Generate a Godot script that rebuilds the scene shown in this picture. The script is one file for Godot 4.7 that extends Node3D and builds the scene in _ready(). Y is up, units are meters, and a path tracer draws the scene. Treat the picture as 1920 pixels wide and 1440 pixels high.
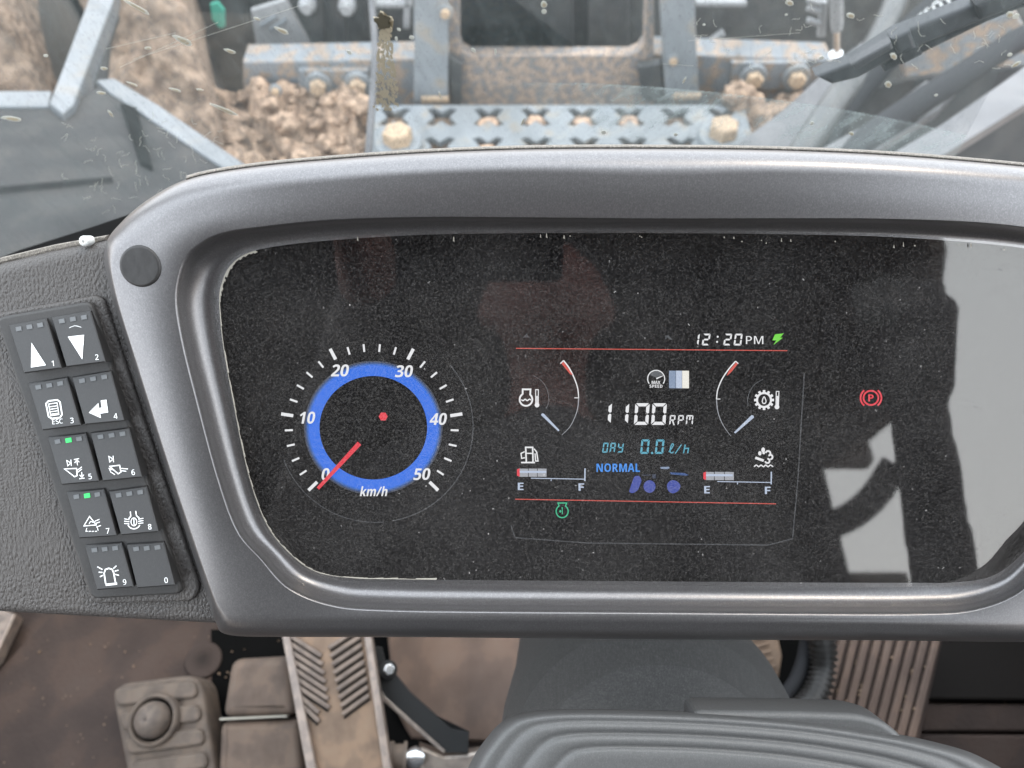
extends Node3D
# Cab view of a wheeled excavator: instrument cluster, keypad, pedals, and the undercarriage seen through a dusty windshield.

const FPX := 1476.2            # focal length in photograph pixels (1920 wide)
var C := Vector3(0, 1.05, 0)   # the eye
var R := Vector3.RIGHT
var U: Vector3
var F: Vector3
var M := {}
var X := {}
var rng := RandomNumberGenerator.new()
var names := {}
const EXPO := 2.7

# ---------- accumulators ----------
class Acc:
	var v := PackedVector3Array()
	var n := PackedVector3Array()
	var uv := PackedVector2Array()
	var col := PackedColorArray()
	var tint := Color.WHITE
	func tri(a: Vector3, b: Vector3, c: Vector3, na: Vector3, nb: Vector3, nc: Vector3, ua := Vector2.ZERO, ub := Vector2.ZERO, uc := Vector2.ZERO) -> void:
		if (b - a).cross(c - a).dot(na + nb + nc) > 0.0:
			v.append_array([a, c, b]); n.append_array([na, nc, nb]); uv.append_array([ua, uc, ub])
		else:
			v.append_array([a, b, c]); n.append_array([na, nb, nc]); uv.append_array([ua, ub, uc])
		col.append_array([tint, tint, tint])
	func quad(a: Vector3, b: Vector3, c: Vector3, d: Vector3, nr: Vector3) -> void:
		tri(a, b, c, nr, nr, nr, Vector2(0, 0), Vector2(1, 0), Vector2(1, 1))
		tri(a, c, d, nr, nr, nr, Vector2(0, 0), Vector2(1, 1), Vector2(0, 1))
	func quadn(a: Vector3, b: Vector3, c: Vector3, d: Vector3, na: Vector3, nb: Vector3, nc: Vector3, nd: Vector3) -> void:
		tri(a, b, c, na, nb, nc)
		tri(a, c, d, na, nc, nd)
	# smooth surface through rows of points; normals turned to face `eye` by majority
	func grid(rows: Array, closed: bool, eye: Vector3, cols := []) -> void:
		var nr := rows.size()
		var nc: int = rows[0].size()
		var nn := []
		var vote := 0.0
		for i in nr:
			var line := PackedVector3Array()
			for j in nc:
				var ja: int = (j - 1 + nc) % nc if closed else maxi(j - 1, 0)
				var jb: int = (j + 1) % nc if closed else mini(j + 1, nc - 1)
				var du: Vector3 = rows[i][jb] - rows[i][ja]
				var dv: Vector3 = rows[mini(i + 1, nr - 1)][j] - rows[maxi(i - 1, 0)][j]
				var m := du.cross(dv).normalized()
				vote += m.dot((eye - rows[i][j]).normalized())
				line.append(m)
			nn.append(line)
		var s := 1.0 if vote > 0.0 else -1.0
		var last: int = nc if closed else nc - 1
		var keep := tint
		for i in nr - 1:
			for j in last:
				var k: int = (j + 1) % nc
				if cols.size():
					tint = cols[i][j]
				quadn(rows[i][j], rows[i][k], rows[i + 1][k], rows[i + 1][j], nn[i][j] * s, nn[i][k] * s, nn[i + 1][k] * s, nn[i + 1][j] * s)
		tint = keep
	func tube(path: Array, rad: Array, seg := 12, caps := true) -> void:
		var rings := []
		var axes := []
		var side := Vector3.ZERO
		for i in path.size():
			var t: Vector3 = (path[mini(i + 1, path.size() - 1)] - path[maxi(i - 1, 0)]).normalized()
			if side == Vector3.ZERO:
				side = t.cross(Vector3.UP if absf(t.y) < 0.9 else Vector3.RIGHT).normalized()
			side = (side - t * side.dot(t)).normalized()
			var up := t.cross(side)
			var ring := PackedVector3Array()
			var dirs := PackedVector3Array()
			for j in seg:
				var a := TAU * j / seg
				var d := side * cos(a) + up * sin(a)
				dirs.append(d)
				ring.append(path[i] + d * float(rad[mini(i, rad.size() - 1)]))
			rings.append(ring); axes.append(dirs)
		for i in path.size() - 1:
			for j in seg:
				var k := (j + 1) % seg
				quadn(rings[i][j], rings[i][k], rings[i + 1][k], rings[i + 1][j], axes[i][j], axes[i][k], axes[i + 1][k], axes[i + 1][j])
		if caps:
			for e in [0, path.size() - 1]:
				var o: Vector3 = path[e]
				var nn: Vector3 = (path[0] - path[1]).normalized() if e == 0 else (path[e] - path[e - 1]).normalized()
				for j in seg:
					tri(o, rings[e][j], rings[e][(j + 1) % seg], nn, nn, nn)
	func box(o: Vector3, b: Basis, size: Vector3, bev := 0.0) -> void:
		var pts := PackedVector2Array([Vector2(-size.x / 2, -size.y / 2), Vector2(size.x / 2, -size.y / 2), Vector2(size.x / 2, size.y / 2), Vector2(-size.x / 2, size.y / 2)])
		slab(Transform3D(b, o), pts, size.z / 2, size.z, bev)
	# a plate: outline in the plane's own metres, front face at height h, rounded front edge
	func slab(T: Transform3D, outline: PackedVector2Array, h: float, thick: float, bev := 0.0, nb := 2) -> void:
		var p := outline.duplicate()
		if Geometry2D.is_polygon_clockwise(p):
			p.reverse()
		var k := p.size()
		var mit := PackedVector2Array()
		for i in k:
			var e0 := (p[i] - p[(i - 1 + k) % k]).normalized()
			var e1 := (p[(i + 1) % k] - p[i]).normalized()
			var n0 := Vector2(e0.y, -e0.x)
			var n1 := Vector2(e1.y, -e1.x)
			var m := (n0 + n1)
			m = m.normalized() if m.length() > 0.01 else n0
			mit.append(m / maxf(m.dot(n0), 0.35))
		var w := func(q: Vector2, z: float) -> Vector3: return T * Vector3(q.x, q.y, z)
		for i in k:
			var j := (i + 1) % k
			var e := (p[j] - p[i]).normalized()
			var o := Vector2(e.y, -e.x)
			var o3: Vector3 = T.basis * Vector3(o.x, o.y, 0)
			quad(w.call(p[i], h - thick), w.call(p[j], h - thick), w.call(p[j], h - bev), w.call(p[i], h - bev), o3)
			if bev > 0.0:
				for q in nb:
					var a0 := PI / 2 * q / nb
					var a1 := PI / 2 * (q + 1) / nb
					var i0 := bev * (1 - cos(a0))
					var i1 := bev * (1 - cos(a1))
					var h0 := h - bev + bev * sin(a0)
					var h1 := h - bev + bev * sin(a1)
					var m0 := (o3 * cos(a0) + T.basis.z * sin(a0))
					var m1 := (o3 * cos(a1) + T.basis.z * sin(a1))
					quadn(w.call(p[i] - mit[i] * i0, h0), w.call(p[j] - mit[j] * i0, h0), w.call(p[j] - mit[j] * i1, h1), w.call(p[i] - mit[i] * i1, h1), m0, m0, m1, m1)
		var top := PackedVector2Array()
		for i in k:
			top.append(p[i] - mit[i] * bev)
		flat(T, top, h)
		var z := T.basis.z
		for i in range(1, k - 1):
			tri(w.call(p[0], h - thick), w.call(p[i], h - thick), w.call(p[i + 1], h - thick), -z, -z, -z)
	func flat(T: Transform3D, p: PackedVector2Array, h: float) -> void:
		var ix := Geometry2D.triangulate_polygon(p)
		if ix.is_empty():
			for i in range(1, p.size() - 1):
				ix.append_array([0, i, i + 1])
		var z := T.basis.z
		for i in range(0, ix.size(), 3):
			var a := p[ix[i]]
			var b := p[ix[i + 1]]
			var c := p[ix[i + 2]]
			tri(T * Vector3(a.x, a.y, h), T * Vector3(b.x, b.y, h), T * Vector3(c.x, c.y, h), z, z, z, a, b, c)

# flat print or lit marks drawn on a plane; points are given in some drawing's own units and `mp` lays them on the plane
class Ink:
	var a := Acc.new()
	var mp: Callable
	var nrm: Vector3
	var lift := 0.0
	func put(q: Vector2) -> Vector3:
		return mp.call(q) + nrm * lift
	func poly(p: Array) -> void:
		var pp := PackedVector2Array(p)
		var ix := Geometry2D.triangulate_polygon(pp)
		for i in range(0, ix.size(), 3):
			a.tri(put(pp[ix[i]]), put(pp[ix[i + 1]]), put(pp[ix[i + 2]]), nrm, nrm, nrm)
		lift += 0.000012
	func stroke(p: Array, w: float, closed := false, w_end := -1.0) -> void:
		var k := p.size()
		var l := []
		var r := []
		for i in k:
			var e0: Vector2 = (p[i] - p[(i - 1 + k) % k]).normalized()
			var e1: Vector2 = (p[(i + 1) % k] - p[i]).normalized()
			if not closed and i == 0: e0 = e1
			if not closed and i == k - 1: e1 = e0
			var m := (e0 + e1)
			m = m.normalized() if m.length() > 0.05 else e0
			var o := Vector2(-m.y, m.x) / maxf(absf(m.dot(e0)), 0.5)
			var ww := w if w_end < 0.0 else lerpf(w, w_end, float(i) / (k - 1))
			l.append(p[i] + o * ww / 2); r.append(p[i] - o * ww / 2)
		for i in (k if closed else k - 1):
			var j := (i + 1) % k
			a.tri(put(l[i]), put(l[j]), put(r[j]), nrm, nrm, nrm)
			a.tri(put(l[i]), put(r[j]), put(r[i]), nrm, nrm, nrm)
		lift += 0.000012
	func arc(c: Vector2, r: float, a0: float, a1: float, w: float, sy := 1.0, seg := 40, w_end := -1.0) -> void:
		var p := []
		for i in seg + 1:
			var t := deg_to_rad(lerpf(a0, a1, float(i) / seg))
			p.append(c + Vector2(cos(t), -sin(t) * sy) * r)
		if absf(a1 - a0) >= 360.0:
			p.pop_back()
			stroke(p, w, true)
		else:
			stroke(p, w, false, w_end)
	func disc(c: Vector2, r: float, sy := 1.0, seg := 20) -> void:
		var p := []
		for i in seg:
			p.append(c + Vector2(cos(TAU * i / seg), sin(TAU * i / seg) * sy) * r)
		poly(p)
	func line(x0: float, y0: float, x1: float, y1: float, w: float, w_end := -1.0) -> void:
		stroke([Vector2(x0, y0), Vector2(x1, y1)], w, false, w_end)
	# seven-segment style signs; at = top left
	func seg7(which: String, at: Vector2, w: float, h: float, t: float, slant := 0.12, drop := 0.0) -> void:
		var on := {"0": "abcdef", "1": "bc", "2": "abged", "D": "abcdef", "A": "abcefg", "Y": "fgbcd", "R": "abefgk", "P": "abefg", "M": "abcefm"}
		var f := func(x: float, y: float) -> Vector2: return at + Vector2(x + (h - y) * slant, y + drop * x)
		var g := t * 0.14
		var m := h / 2
		var parts := {
			"a": [[g + t * 0.1, 0], [w - g - t * 0.1, 0], [w - t - g, t], [t + g, t]], "d": [[t + g, h - t], [w - t - g, h - t], [w - g - t * 0.1, h], [g + t * 0.1, h]],
			"f": [[0, g + t * 0.1], [t, t + g], [t, m - t * 0.5 - g], [t * 0.5, m - g], [0, m - t * 0.4]], "b": [[w, g + t * 0.1], [w - t, t + g], [w - t, m - t * 0.5 - g], [w - t * 0.5, m - g], [w, m - t * 0.4]],
			"e": [[0, h - g - t * 0.1], [t, h - t - g], [t, m + t * 0.5 + g], [t * 0.5, m + g], [0, m + t * 0.4]], "c": [[w, h - g - t * 0.1], [w - t, h - t - g], [w - t, m + t * 0.5 + g], [w - t * 0.5, m + g], [w, m + t * 0.4]],
			"g": [[t * 0.6 + g, m], [t + g, m - t / 2], [w - t - g, m - t / 2], [w - t * 0.6 - g, m], [w - t - g, m + t / 2], [t + g, m + t / 2]],
			"k": [[w * 0.45, m + t * 0.7], [w * 0.45 + t, m + t * 0.7], [w, h], [w - t, h]], "m": [[w / 2 - t / 2, t + g], [w / 2 + t / 2, t + g], [w / 2 + t / 2, m], [w / 2 - t / 2, m]],
		}
		for s in on[which]:
			var pp := []
			for q in parts[s]:
				pp.append(f.call(q[0], q[1]))
			poly(pp)
	func text(s: String, font: Font, c: Vector2, cap: float, width := 0.0, slant := 0.0, turn := 0.0) -> void:
		var tm := TextMesh.new()
		tm.font = font
		tm.text = s
		tm.font_size = 64
		tm.pixel_size = 0.01
		tm.depth = 0.0
		tm.curve_step = 1.0
		var arr := tm.get_mesh_arrays()
		var vs: PackedVector3Array = arr[Mesh.ARRAY_VERTEX]
		var ix = arr[Mesh.ARRAY_INDEX]
		var lo := Vector2(1e9, 1e9)
		var hi := -lo
		for q in vs:
			lo = lo.min(Vector2(q.x, q.y)); hi = hi.max(Vector2(q.x, q.y))
		var sc := cap / maxf(hi.y - lo.y, 1e-6)
		var sx := width / maxf(hi.x - lo.x, 1e-6) if width > 0.0 else sc
		var mid := (lo + hi) / 2
		var w := []
		for q in vs:
			var d := Vector2((q.x - mid.x) * sx + (q.y - mid.y) * sc * slant, -(q.y - mid.y) * sc)
			w.append(put(c + d.rotated(deg_to_rad(turn))))
		if ix == null or ix.size() == 0:
			ix = range(vs.size())
		for i in range(0, ix.size(), 3):
			a.tri(w[ix[i]], w[ix[i + 1]], w[ix[i + 2]], nrm, nrm, nrm)
		lift += 0.000012

# ---------- scene helpers ----------
func ray(px: float, py: float) -> Vector3:
	return F + R * ((px - 960.0) / FPX) + U * ((720.0 - py) / FPX)
func at(px: float, py: float, depth: float) -> Vector3:
	return C + ray(px, py) * depth
func hit(T: Transform3D, px: float, py: float, h := 0.0) -> Vector3:
	var d := ray(px, py)
	var o := T.origin + T.basis.z * h
	return C + d * ((o - C).dot(T.basis.z) / d.dot(T.basis.z))
func lay(T: Transform3D, px: float, py: float, h := 0.0) -> Vector2:
	var q := T.affine_inverse() * hit(T, px, py, h)
	return Vector2(q.x, q.y)
func lays(T: Transform3D, pts: Array, h := 0.0) -> PackedVector2Array:
	var o := PackedVector2Array()
	for q in pts:
		o.append(lay(T, q[0], q[1], h))
	return o
func plane3(a: Vector3, b: Vector3, c: Vector3) -> Transform3D:   # x along a>b, z towards the eye
	var x := (b - a).normalized()
	var z := x.cross(c - a).normalized()
	if z.dot(C - a) < 0.0:
		z = -z
	return Transform3D(Basis(x, z.cross(x), z), a)
func plane(o: Vector3, z: Vector3, x := Vector3.RIGHT) -> Transform3D:
	z = z.normalized()
	x = (x - z * x.dot(z)).normalized()
	return Transform3D(Basis(x, z.cross(x), z), o)
func round_poly(p: PackedVector2Array, r: float, seg := 4) -> PackedVector2Array:
	var o := PackedVector2Array()
	var k := p.size()
	for i in k:
		var a := p[(i - 1 + k) % k]
		var b := p[i]
		var c := p[(i + 1) % k]
		var ra := minf(r, minf(a.distance_to(b), b.distance_to(c)) * 0.45)
		var s := b + (a - b).normalized() * ra
		var e := b + (c - b).normalized() * ra
		for q in seg + 1:
			var t := float(q) / seg
			o.append(s.lerp(b, t).lerp(b.lerp(e, t), t))
	return o
func spline(p: Array, sub: int, closed := false) -> Array:
	var o := []
	var k := p.size()
	for i in (k if closed else k - 1):
		var a = p[(i - 1 + k) % k] if closed else p[maxi(i - 1, 0)]
		var b = p[i]
		var c = p[(i + 1) % k]
		var d = p[(i + 2) % k] if closed else p[mini(i + 2, k - 1)]
		for s in sub:
			o.append(b.cubic_interpolate(c, a, d, float(s) / sub))
	if not closed:
		o.append(p[k - 1])
	return o
func numbered(s: String) -> String:
	names[s] = names.get(s, -1) + 1
	return s if names[s] == 0 else "%s_%03d" % [s, names[s]]
func thing(called: String, label: String, category: String, base: Vector3, group := "") -> Node3D:
	var o := Node3D.new()
	o.name = numbered(called)
	add_child(o)
	o.position = base
	tag(o, label, category, group)
	return o
func tag(o: Node3D, label: String, category: String, group := "") -> void:
	o.set_meta("label", label); o.set_meta("category", category)
	if group: o.set_meta("group", group)
func base_of(o: Node) -> Vector3:
	var p := Vector3.ZERO
	while o != self:
		p += (o as Node3D).position
		o = o.get_parent()
	return p
func part(called: String, acc: Acc, m: Material, parent: Node = self) -> MeshInstance3D:
	var off := base_of(parent)
	var arr := []
	arr.resize(Mesh.ARRAY_MAX)
	var vs := acc.v.duplicate()
	if off != Vector3.ZERO:
		for i in vs.size():
			vs[i] -= off
	arr[Mesh.ARRAY_VERTEX] = vs
	arr[Mesh.ARRAY_NORMAL] = acc.n
	arr[Mesh.ARRAY_TEX_UV] = acc.uv
	arr[Mesh.ARRAY_COLOR] = acc.col
	var me := ArrayMesh.new()
	me.add_surface_from_arrays(Mesh.PRIMITIVE_TRIANGLES, arr)
	me.surface_set_material(0, m)
	var o := MeshInstance3D.new()
	o.mesh = me
	o.name = numbered(called) if parent == self else called
	parent.add_child(o, true)
	return o
func solo(called: String, acc: Acc, m: Material, label: String, category: String, group := "") -> MeshInstance3D:
	var mid := Vector3.ZERO
	var lo := 1e9
	for q in acc.v:
		mid += q; lo = minf(lo, q.y)
	mid /= acc.v.size()
	mid.y = lo
	for i in acc.v.size():
		acc.v[i] -= mid
	var o := part(called, acc, m)
	o.position = mid
	tag(o, label, category, group)
	return o
func structure(called: String, acc: Acc, m: Material) -> MeshInstance3D:
	var o := part(called, acc, m)
	o.set_meta("kind", "structure")
	return o
func lin(r: float, g: float, b: float) -> Color:
	return Color(r, g, b).linear_to_srgb()
func mat(called: String, c: Color, rough := 0.6, metal := 0.0, spec := 0.5) -> StandardMaterial3D:
	var m := StandardMaterial3D.new()
	m.resource_name = called
	m.albedo_color = c
	m.roughness = rough
	m.metallic = metal
	m.metallic_specular = spec
	M[called] = m
	return m
func tri_tex(m: StandardMaterial3D, t: Texture2D, scale: float, bump: Texture2D = null, height := 0.0) -> StandardMaterial3D:
	m.uv1_triplanar = true
	m.uv1_scale = Vector3.ONE * scale
	if t: m.albedo_texture = t
	if bump:
		m.heightmap_enabled = true
		m.heightmap_texture = bump
		m.heightmap_scale = height
	return m
func glow(called: String, c: Color, k := 1.0) -> StandardMaterial3D:   # lit mark of a display: c is the colour the eye sees
	var m := mat(called, lin(0.01, 0.01, 0.01), 0.7)
	m.emission_enabled = true
	m.emission = c
	m.emission_energy_multiplier = k / EXPO
	return m
func noise(kind: int, freq: float, oct: int, sd: int) -> FastNoiseLite:
	var f := FastNoiseLite.new()
	f.noise_type = kind
	f.frequency = freq
	f.fractal_octaves = oct
	f.seed = sd
	return f
func noise_tex(f: FastNoiseLite, size: int, ramp: Array = []) -> NoiseTexture2D:
	var t := NoiseTexture2D.new()
	t.width = size; t.height = size
	t.seamless = true
	t.noise = f
	if ramp.size():
		var g := Gradient.new()
		var offs := PackedFloat32Array()
		var cols := PackedColorArray()
		for r in ramp:
			offs.append(r[0]); cols.append(r[1])
		g.offsets = offs; g.colors = cols
		t.color_ramp = g
	return t
func speck_tex(size: int, sd: int, lo: float, hi: float, bright: float, share: float) -> ImageTexture:
	var r := RandomNumberGenerator.new()
	r.seed = sd
	var im := Image.create(size, size, false, Image.FORMAT_RGB8)
	for y in size:
		for x in size:
			var k := r.randf()
			var l := bright * r.randf_range(0.7, 1.0) if k < share else lerpf(lo, hi, r.randf() * r.randf())
			im.set_pixel(x, y, Color(l, l * 0.985, l * 0.97))
	return ImageTexture.create_from_image(im)

var TP: Transform3D      # face plane of the instrument cluster
var bold: SystemFont
var plain_font: SystemFont
const GLASS := -0.014

func refl(px: float, py: float, dist: float) -> Vector3:   # a point that the cluster glass mirrors at that place
	var d := ray(px, py).normalized()
	var n := TP.basis.z
	return hit(TP, px, py, GLASS) + (d - n * 2.0 * d.dot(n)) * dist

func _ready() -> void:
	rng.seed = 11
	var pitch := deg_to_rad(-55.0)
	F = Vector3(0, sin(pitch), -cos(pitch))
	U = Vector3(0, cos(pitch), sin(pitch))
	# camera
	var cam := Camera3D.new()
	cam.name = "camera"
	cam.position = C
	cam.rotation = Vector3(pitch, 0, 0)
	cam.near = 0.01
	cam.far = 3000.0
	cam.fov = 52.0
	var lens := CameraAttributesPhysical.new()
	lens.frustum_focal_length = 24.604
	lens.exposure_aperture = 10.5
	lens.frustum_focus_distance = 0.345
	lens.frustum_near = 0.01
	lens.frustum_far = 3000.0
	cam.attributes = lens
	add_child(cam)
	cam.fov = 52.0
	cam.current = true
	# sky and soft daylight
	var sm := ProceduralSkyMaterial.new()
	sm.sky_top_color = lin(0.72, 0.80, 0.88)
	sm.sky_horizon_color = lin(0.90, 0.93, 0.95)
	sm.sky_curve = 0.25
	sm.sky_energy_multiplier = 1.4
	sm.ground_bottom_color = lin(0.20, 0.16, 0.12)
	sm.ground_horizon_color = lin(0.32, 0.28, 0.24)
	sm.sun_angle_max = 1.0
	var sky := Sky.new()
	sky.sky_material = sm
	var env := Environment.new()
	env.background_mode = Environment.BG_SKY
	env.sky = sky
	env.tonemap_mode = Environment.TONE_MAPPER_LINEAR
	env.tonemap_exposure = EXPO
	env.sdfgi_enabled = true
	env.ssao_enabled = true
	env.ssil_enabled = true
	var we := WorldEnvironment.new()
	we.name = "environment"
	we.environment = env
	add_child(we)
	var sun := DirectionalLight3D.new()
	sun.name = "sun"
	sun.light_energy = 0.25
	sun.light_angular_distance = 14.0
	sun.light_color = Color(1.0, 0.96, 0.9)
	sun.shadow_enabled = true
	sun.rotation_degrees = Vector3(-58, 128, 0)
	add_child(sun)
	bold = SystemFont.new(); bold.font_names = ["Droid Sans"]; bold.font_weight = 700
	plain_font = SystemFont.new(); plain_font.font_names = ["Droid Sans"]
	var y := (U - F * 0.19 + R * 0.0099).normalized()
	TP = plane(at(960, 720, 0.333), R.cross(y).normalized())
	materials()
	cab()
	outside()
	windshield()
	footwell()
	dash_wing()
	cluster()
	keypad()
	steering()
	photographer()

func materials() -> void:
	var nt := FastNoiseLite.TYPE_SIMPLEX
	X.speck = speck_tex(512, 3, 0.74, 0.95, 1.0, 0.03)
	X.grain = speck_tex(512, 6, 0.45, 0.95, 1.0, 0.05)
	X.dust = speck_tex(512, 5, 0.25, 0.75, 1.0, 0.10)
	X.fine = noise_tex(noise(nt, 0.12, 3, 4), 512)
	var cell := noise(FastNoiseLite.TYPE_CELLULAR, 0.055, 2, 7)
	cell.cellular_return_type = FastNoiseLite.RETURN_DISTANCE2_SUB
	X.leather = noise_tex(cell, 512)
	X.lumps = noise_tex(noise(nt, 0.02, 5, 9), 512)
	X.floor = noise_tex(noise(nt, 0.012, 5, 21), 512, [[0.0, lin(0.55, 0.50, 0.47)], [0.45, lin(0.75, 0.70, 0.66)], [0.62, lin(0.95, 0.85, 0.76)], [1.0, lin(1, 0.95, 0.88)]])
	X.mud = noise_tex(noise(nt, 0.015, 6, 33), 512, [[0.0, lin(0.14, 0.10, 0.08)], [0.4, lin(0.31, 0.23, 0.17)], [0.6, lin(0.48, 0.36, 0.265)], [1.0, lin(0.60, 0.47, 0.36)]])
	X.paint = noise_tex(noise(nt, 0.016, 6, 41), 512, [[0.0, lin(0.24, 0.265, 0.285)], [0.40, lin(0.28, 0.30, 0.32)], [0.58, lin(0.35, 0.29, 0.24)], [0.75, lin(0.44, 0.33, 0.25)], [1.0, lin(0.50, 0.38, 0.29)]])
	X.paint_clean = noise_tex(noise(nt, 0.01, 5, 47), 512, [[0.0, lin(0.355, 0.378, 0.40)], [0.62, lin(0.395, 0.418, 0.44)], [0.76, lin(0.45, 0.44, 0.42)], [1.0, lin(0.47, 0.38, 0.3)]])
	X.rust = noise_tex(noise(nt, 0.016, 6, 52), 512, [[0.0, lin(0.24, 0.26, 0.29)], [0.32, lin(0.30, 0.28, 0.27)], [0.52, lin(0.44, 0.34, 0.27)], [0.7, lin(0.54, 0.41, 0.32)], [1.0, lin(0.58, 0.46, 0.38)]])
	tri_tex(mat("bezel", lin(0.265, 0.262, 0.272), 0.33, 0.76), X.speck, 6.5)
	tri_tex(mat("wing", lin(0.102, 0.094, 0.091), 0.55), X.speck, 19.0, X.leather, 0.07)
	tri_tex(mat("key_plate", lin(0.060, 0.058, 0.058), 0.6), X.speck, 5.0)
	tri_tex(mat("key", lin(0.042, 0.041, 0.042), 0.5), X.speck, 6.0)
	mat("key_window", lin(0.10, 0.103, 0.106), 0.45)
	mat("key_print", lin(0.82, 0.82, 0.82), 0.6)
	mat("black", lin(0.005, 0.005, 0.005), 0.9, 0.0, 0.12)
	tri_tex(mat("plug", lin(0.030, 0.028, 0.028), 0.55), X.speck, 4.0, X.leather, 0.03)
	tri_tex(mat("screen", lin(0.012, 0.011, 0.014), 0.8, 0.0, 0.1), X.dust, 5.0)
	mat("cream", lin(0.36, 0.33, 0.28), 0.9)
	tri_tex(mat("ledge", lin(0.52, 0.48, 0.43), 0.9), X.grain, 7.0)
	tri_tex(mat("floor", lin(0.060, 0.042, 0.036), 0.85), X.floor, 1.7, X.fine, 0.08)
	tri_tex(mat("floor_light", lin(0.175, 0.130, 0.110), 0.85), X.floor, 2.2)
	tri_tex(mat("pad", lin(0.155, 0.12, 0.10), 0.85), X.floor, 4.3)
	tri_tex(mat("dusty_rubber", lin(0.15, 0.125, 0.108), 0.85), X.floor, 5.0)
	tri_tex(mat("dusty_knob", lin(0.16, 0.135, 0.12), 0.75), X.floor, 11.0)
	tri_tex(mat("worn_ridge", lin(0.20, 0.165, 0.145), 0.7), X.floor, 7.0)
	tri_tex(mat("paint_edge", lin(0.32, 0.325, 0.33), 0.5), X.paint_clean, 1.2)
	tri_tex(mat("dark_rubber", lin(0.030, 0.026, 0.024), 0.7, 0.0, 0.25), X.speck, 4.0)
	tri_tex(mat("pedal", lin(0.225, 0.165, 0.122), 0.8), X.floor, 4.5)
	tri_tex(mat("pedal_edge", lin(0.33, 0.29, 0.27), 0.5, 0.4), X.floor, 7.0)
	mat("bracket", lin(0.020, 0.020, 0.020), 0.6, 0.0, 0.3)
	tri_tex(mat("bare_steel", lin(0.40, 0.37, 0.35), 0.4, 0.7), X.floor, 9.0)
	mat("bolt_steel", lin(0.75, 0.75, 0.75), 0.25, 0.9)
	tri_tex(mat("column", lin(0.115, 0.113, 0.112), 0.7), X.grain, 6.0)
	tri_tex(mat("hub", lin(0.135, 0.138, 0.142), 0.55), X.speck, 7.0)
	tri_tex(mat("trim", lin(0.085, 0.072, 0.066), 0.8), X.speck, 2.0)
	mat("seat", lin(0.015, 0.015, 0.017), 0.9)
	tri_tex(mat("mud", lin(0.80, 0.75, 0.71), 0.95), X.mud, 3.2, X.lumps, 0.6)
	tri_tex(mat("mud_light", lin(0.95, 0.86, 0.8), 0.95), X.mud, 3.0)
	tri_tex(mat("tyre", lin(0.50, 0.48, 0.47), 0.95), X.mud, 2.2, X.lumps, 0.6)
	tri_tex(mat("ground", lin(0.6, 0.6, 0.6), 0.95), X.mud, 0.35, X.lumps, 3.0)
	tri_tex(mat("paint", lin(0.6, 0.6, 0.6), 0.55), X.paint, 1.9)
	tri_tex(mat("paint_clean", lin(0.50, 0.51, 0.51), 0.5), X.paint_clean, 1.2)
	tri_tex(mat("step_paint", lin(0.46, 0.465, 0.46), 0.55), X.paint_clean, 1.6)
	tri_tex(mat("rust", lin(0.6, 0.6, 0.6), 0.85), X.rust, 3.0)
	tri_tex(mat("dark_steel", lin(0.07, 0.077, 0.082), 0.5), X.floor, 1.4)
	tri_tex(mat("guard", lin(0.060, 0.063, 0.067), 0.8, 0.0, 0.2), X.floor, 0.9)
	tri_tex(mat("strut", lin(0.075, 0.08, 0.092), 0.45), X.floor, 1.1)
	tri_tex(mat("mud_bolt", lin(0.45, 0.36, 0.26), 0.8), X.floor, 8.0)
	mat("hose", lin(0.022, 0.022, 0.024), 0.75, 0.0, 0.3)
	tri_tex(mat("sleeve", lin(0.05, 0.048, 0.047), 0.5, 0.0, 0.5), X.speck, 6.0)
	mat("hose_print", lin(0.6, 0.6, 0.58), 0.7)
	mat("chrome", lin(0.8, 0.8, 0.8), 0.15, 1.0)
	mat("green_tag", lin(0.04, 0.28, 0.20), 0.6)
	mat("grey_plate", lin(0.25, 0.25, 0.25), 0.6)
	mat("wiper", lin(0.03, 0.032, 0.036), 0.5)
	glow("white_lit", Color(0.93, 0.93, 0.94))
	glow("grey_lit", Color(0.62, 0.63, 0.66))
	glow("dim_lit", Color(0.30, 0.31, 0.33))
	glow("faint_lit", Color(0.15, 0.15, 0.17))
	glow("red_lit", Color(0.90, 0.10, 0.20))
	glow("line_lit", Color(0.83, 0.27, 0.20))
	glow("blue_lit", Color(0.0, 0.41, 0.90))
	glow("blue_fade_lit", Color(0.0, 0.37, 0.76))
	glow("blue_soft_lit", Color(0.03, 0.26, 0.52))
	glow("blue_rim_lit", Color(0.10, 0.15, 0.26))
	glow("teal_lit", Color(0.30, 0.66, 0.76))
	glow("azure_lit", Color(0.15, 0.56, 0.95))
	glow("violet_lit", Color(0.16, 0.24, 0.62))
	glow("mint_lit", Color(0.10, 0.72, 0.52))
	glow("lime_lit", Color(0.42, 0.85, 0.14))
	glow("steel_lit", Color(0.50, 0.57, 0.68))
	glow("pale_lit", Color(0.72, 0.77, 0.86))
	glow("ivory_lit", Color(0.94, 0.93, 0.89))
	glow("green_led", Color(0.25, 0.98, 0.50), 1.4)
	# the clear cover: a clean pane and a half-mirrored surface coat
	var pane := mat("pane", Color(0.9, 0.95, 0.95, 0.03), 0.02, 0.0, 0.5)
	pane.transparency = BaseMaterial3D.TRANSPARENCY_ALPHA
	var white := Image.create(4, 4, false, Image.FORMAT_RGBA8)
	white.fill(Color(1, 1, 1, 0.088))
	var coat := mat("coat", Color(1.0, 0.97, 0.94), 0.03, 1.0)
	coat.transparency = BaseMaterial3D.TRANSPARENCY_ALPHA
	coat.albedo_texture = ImageTexture.create_from_image(white)

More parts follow.
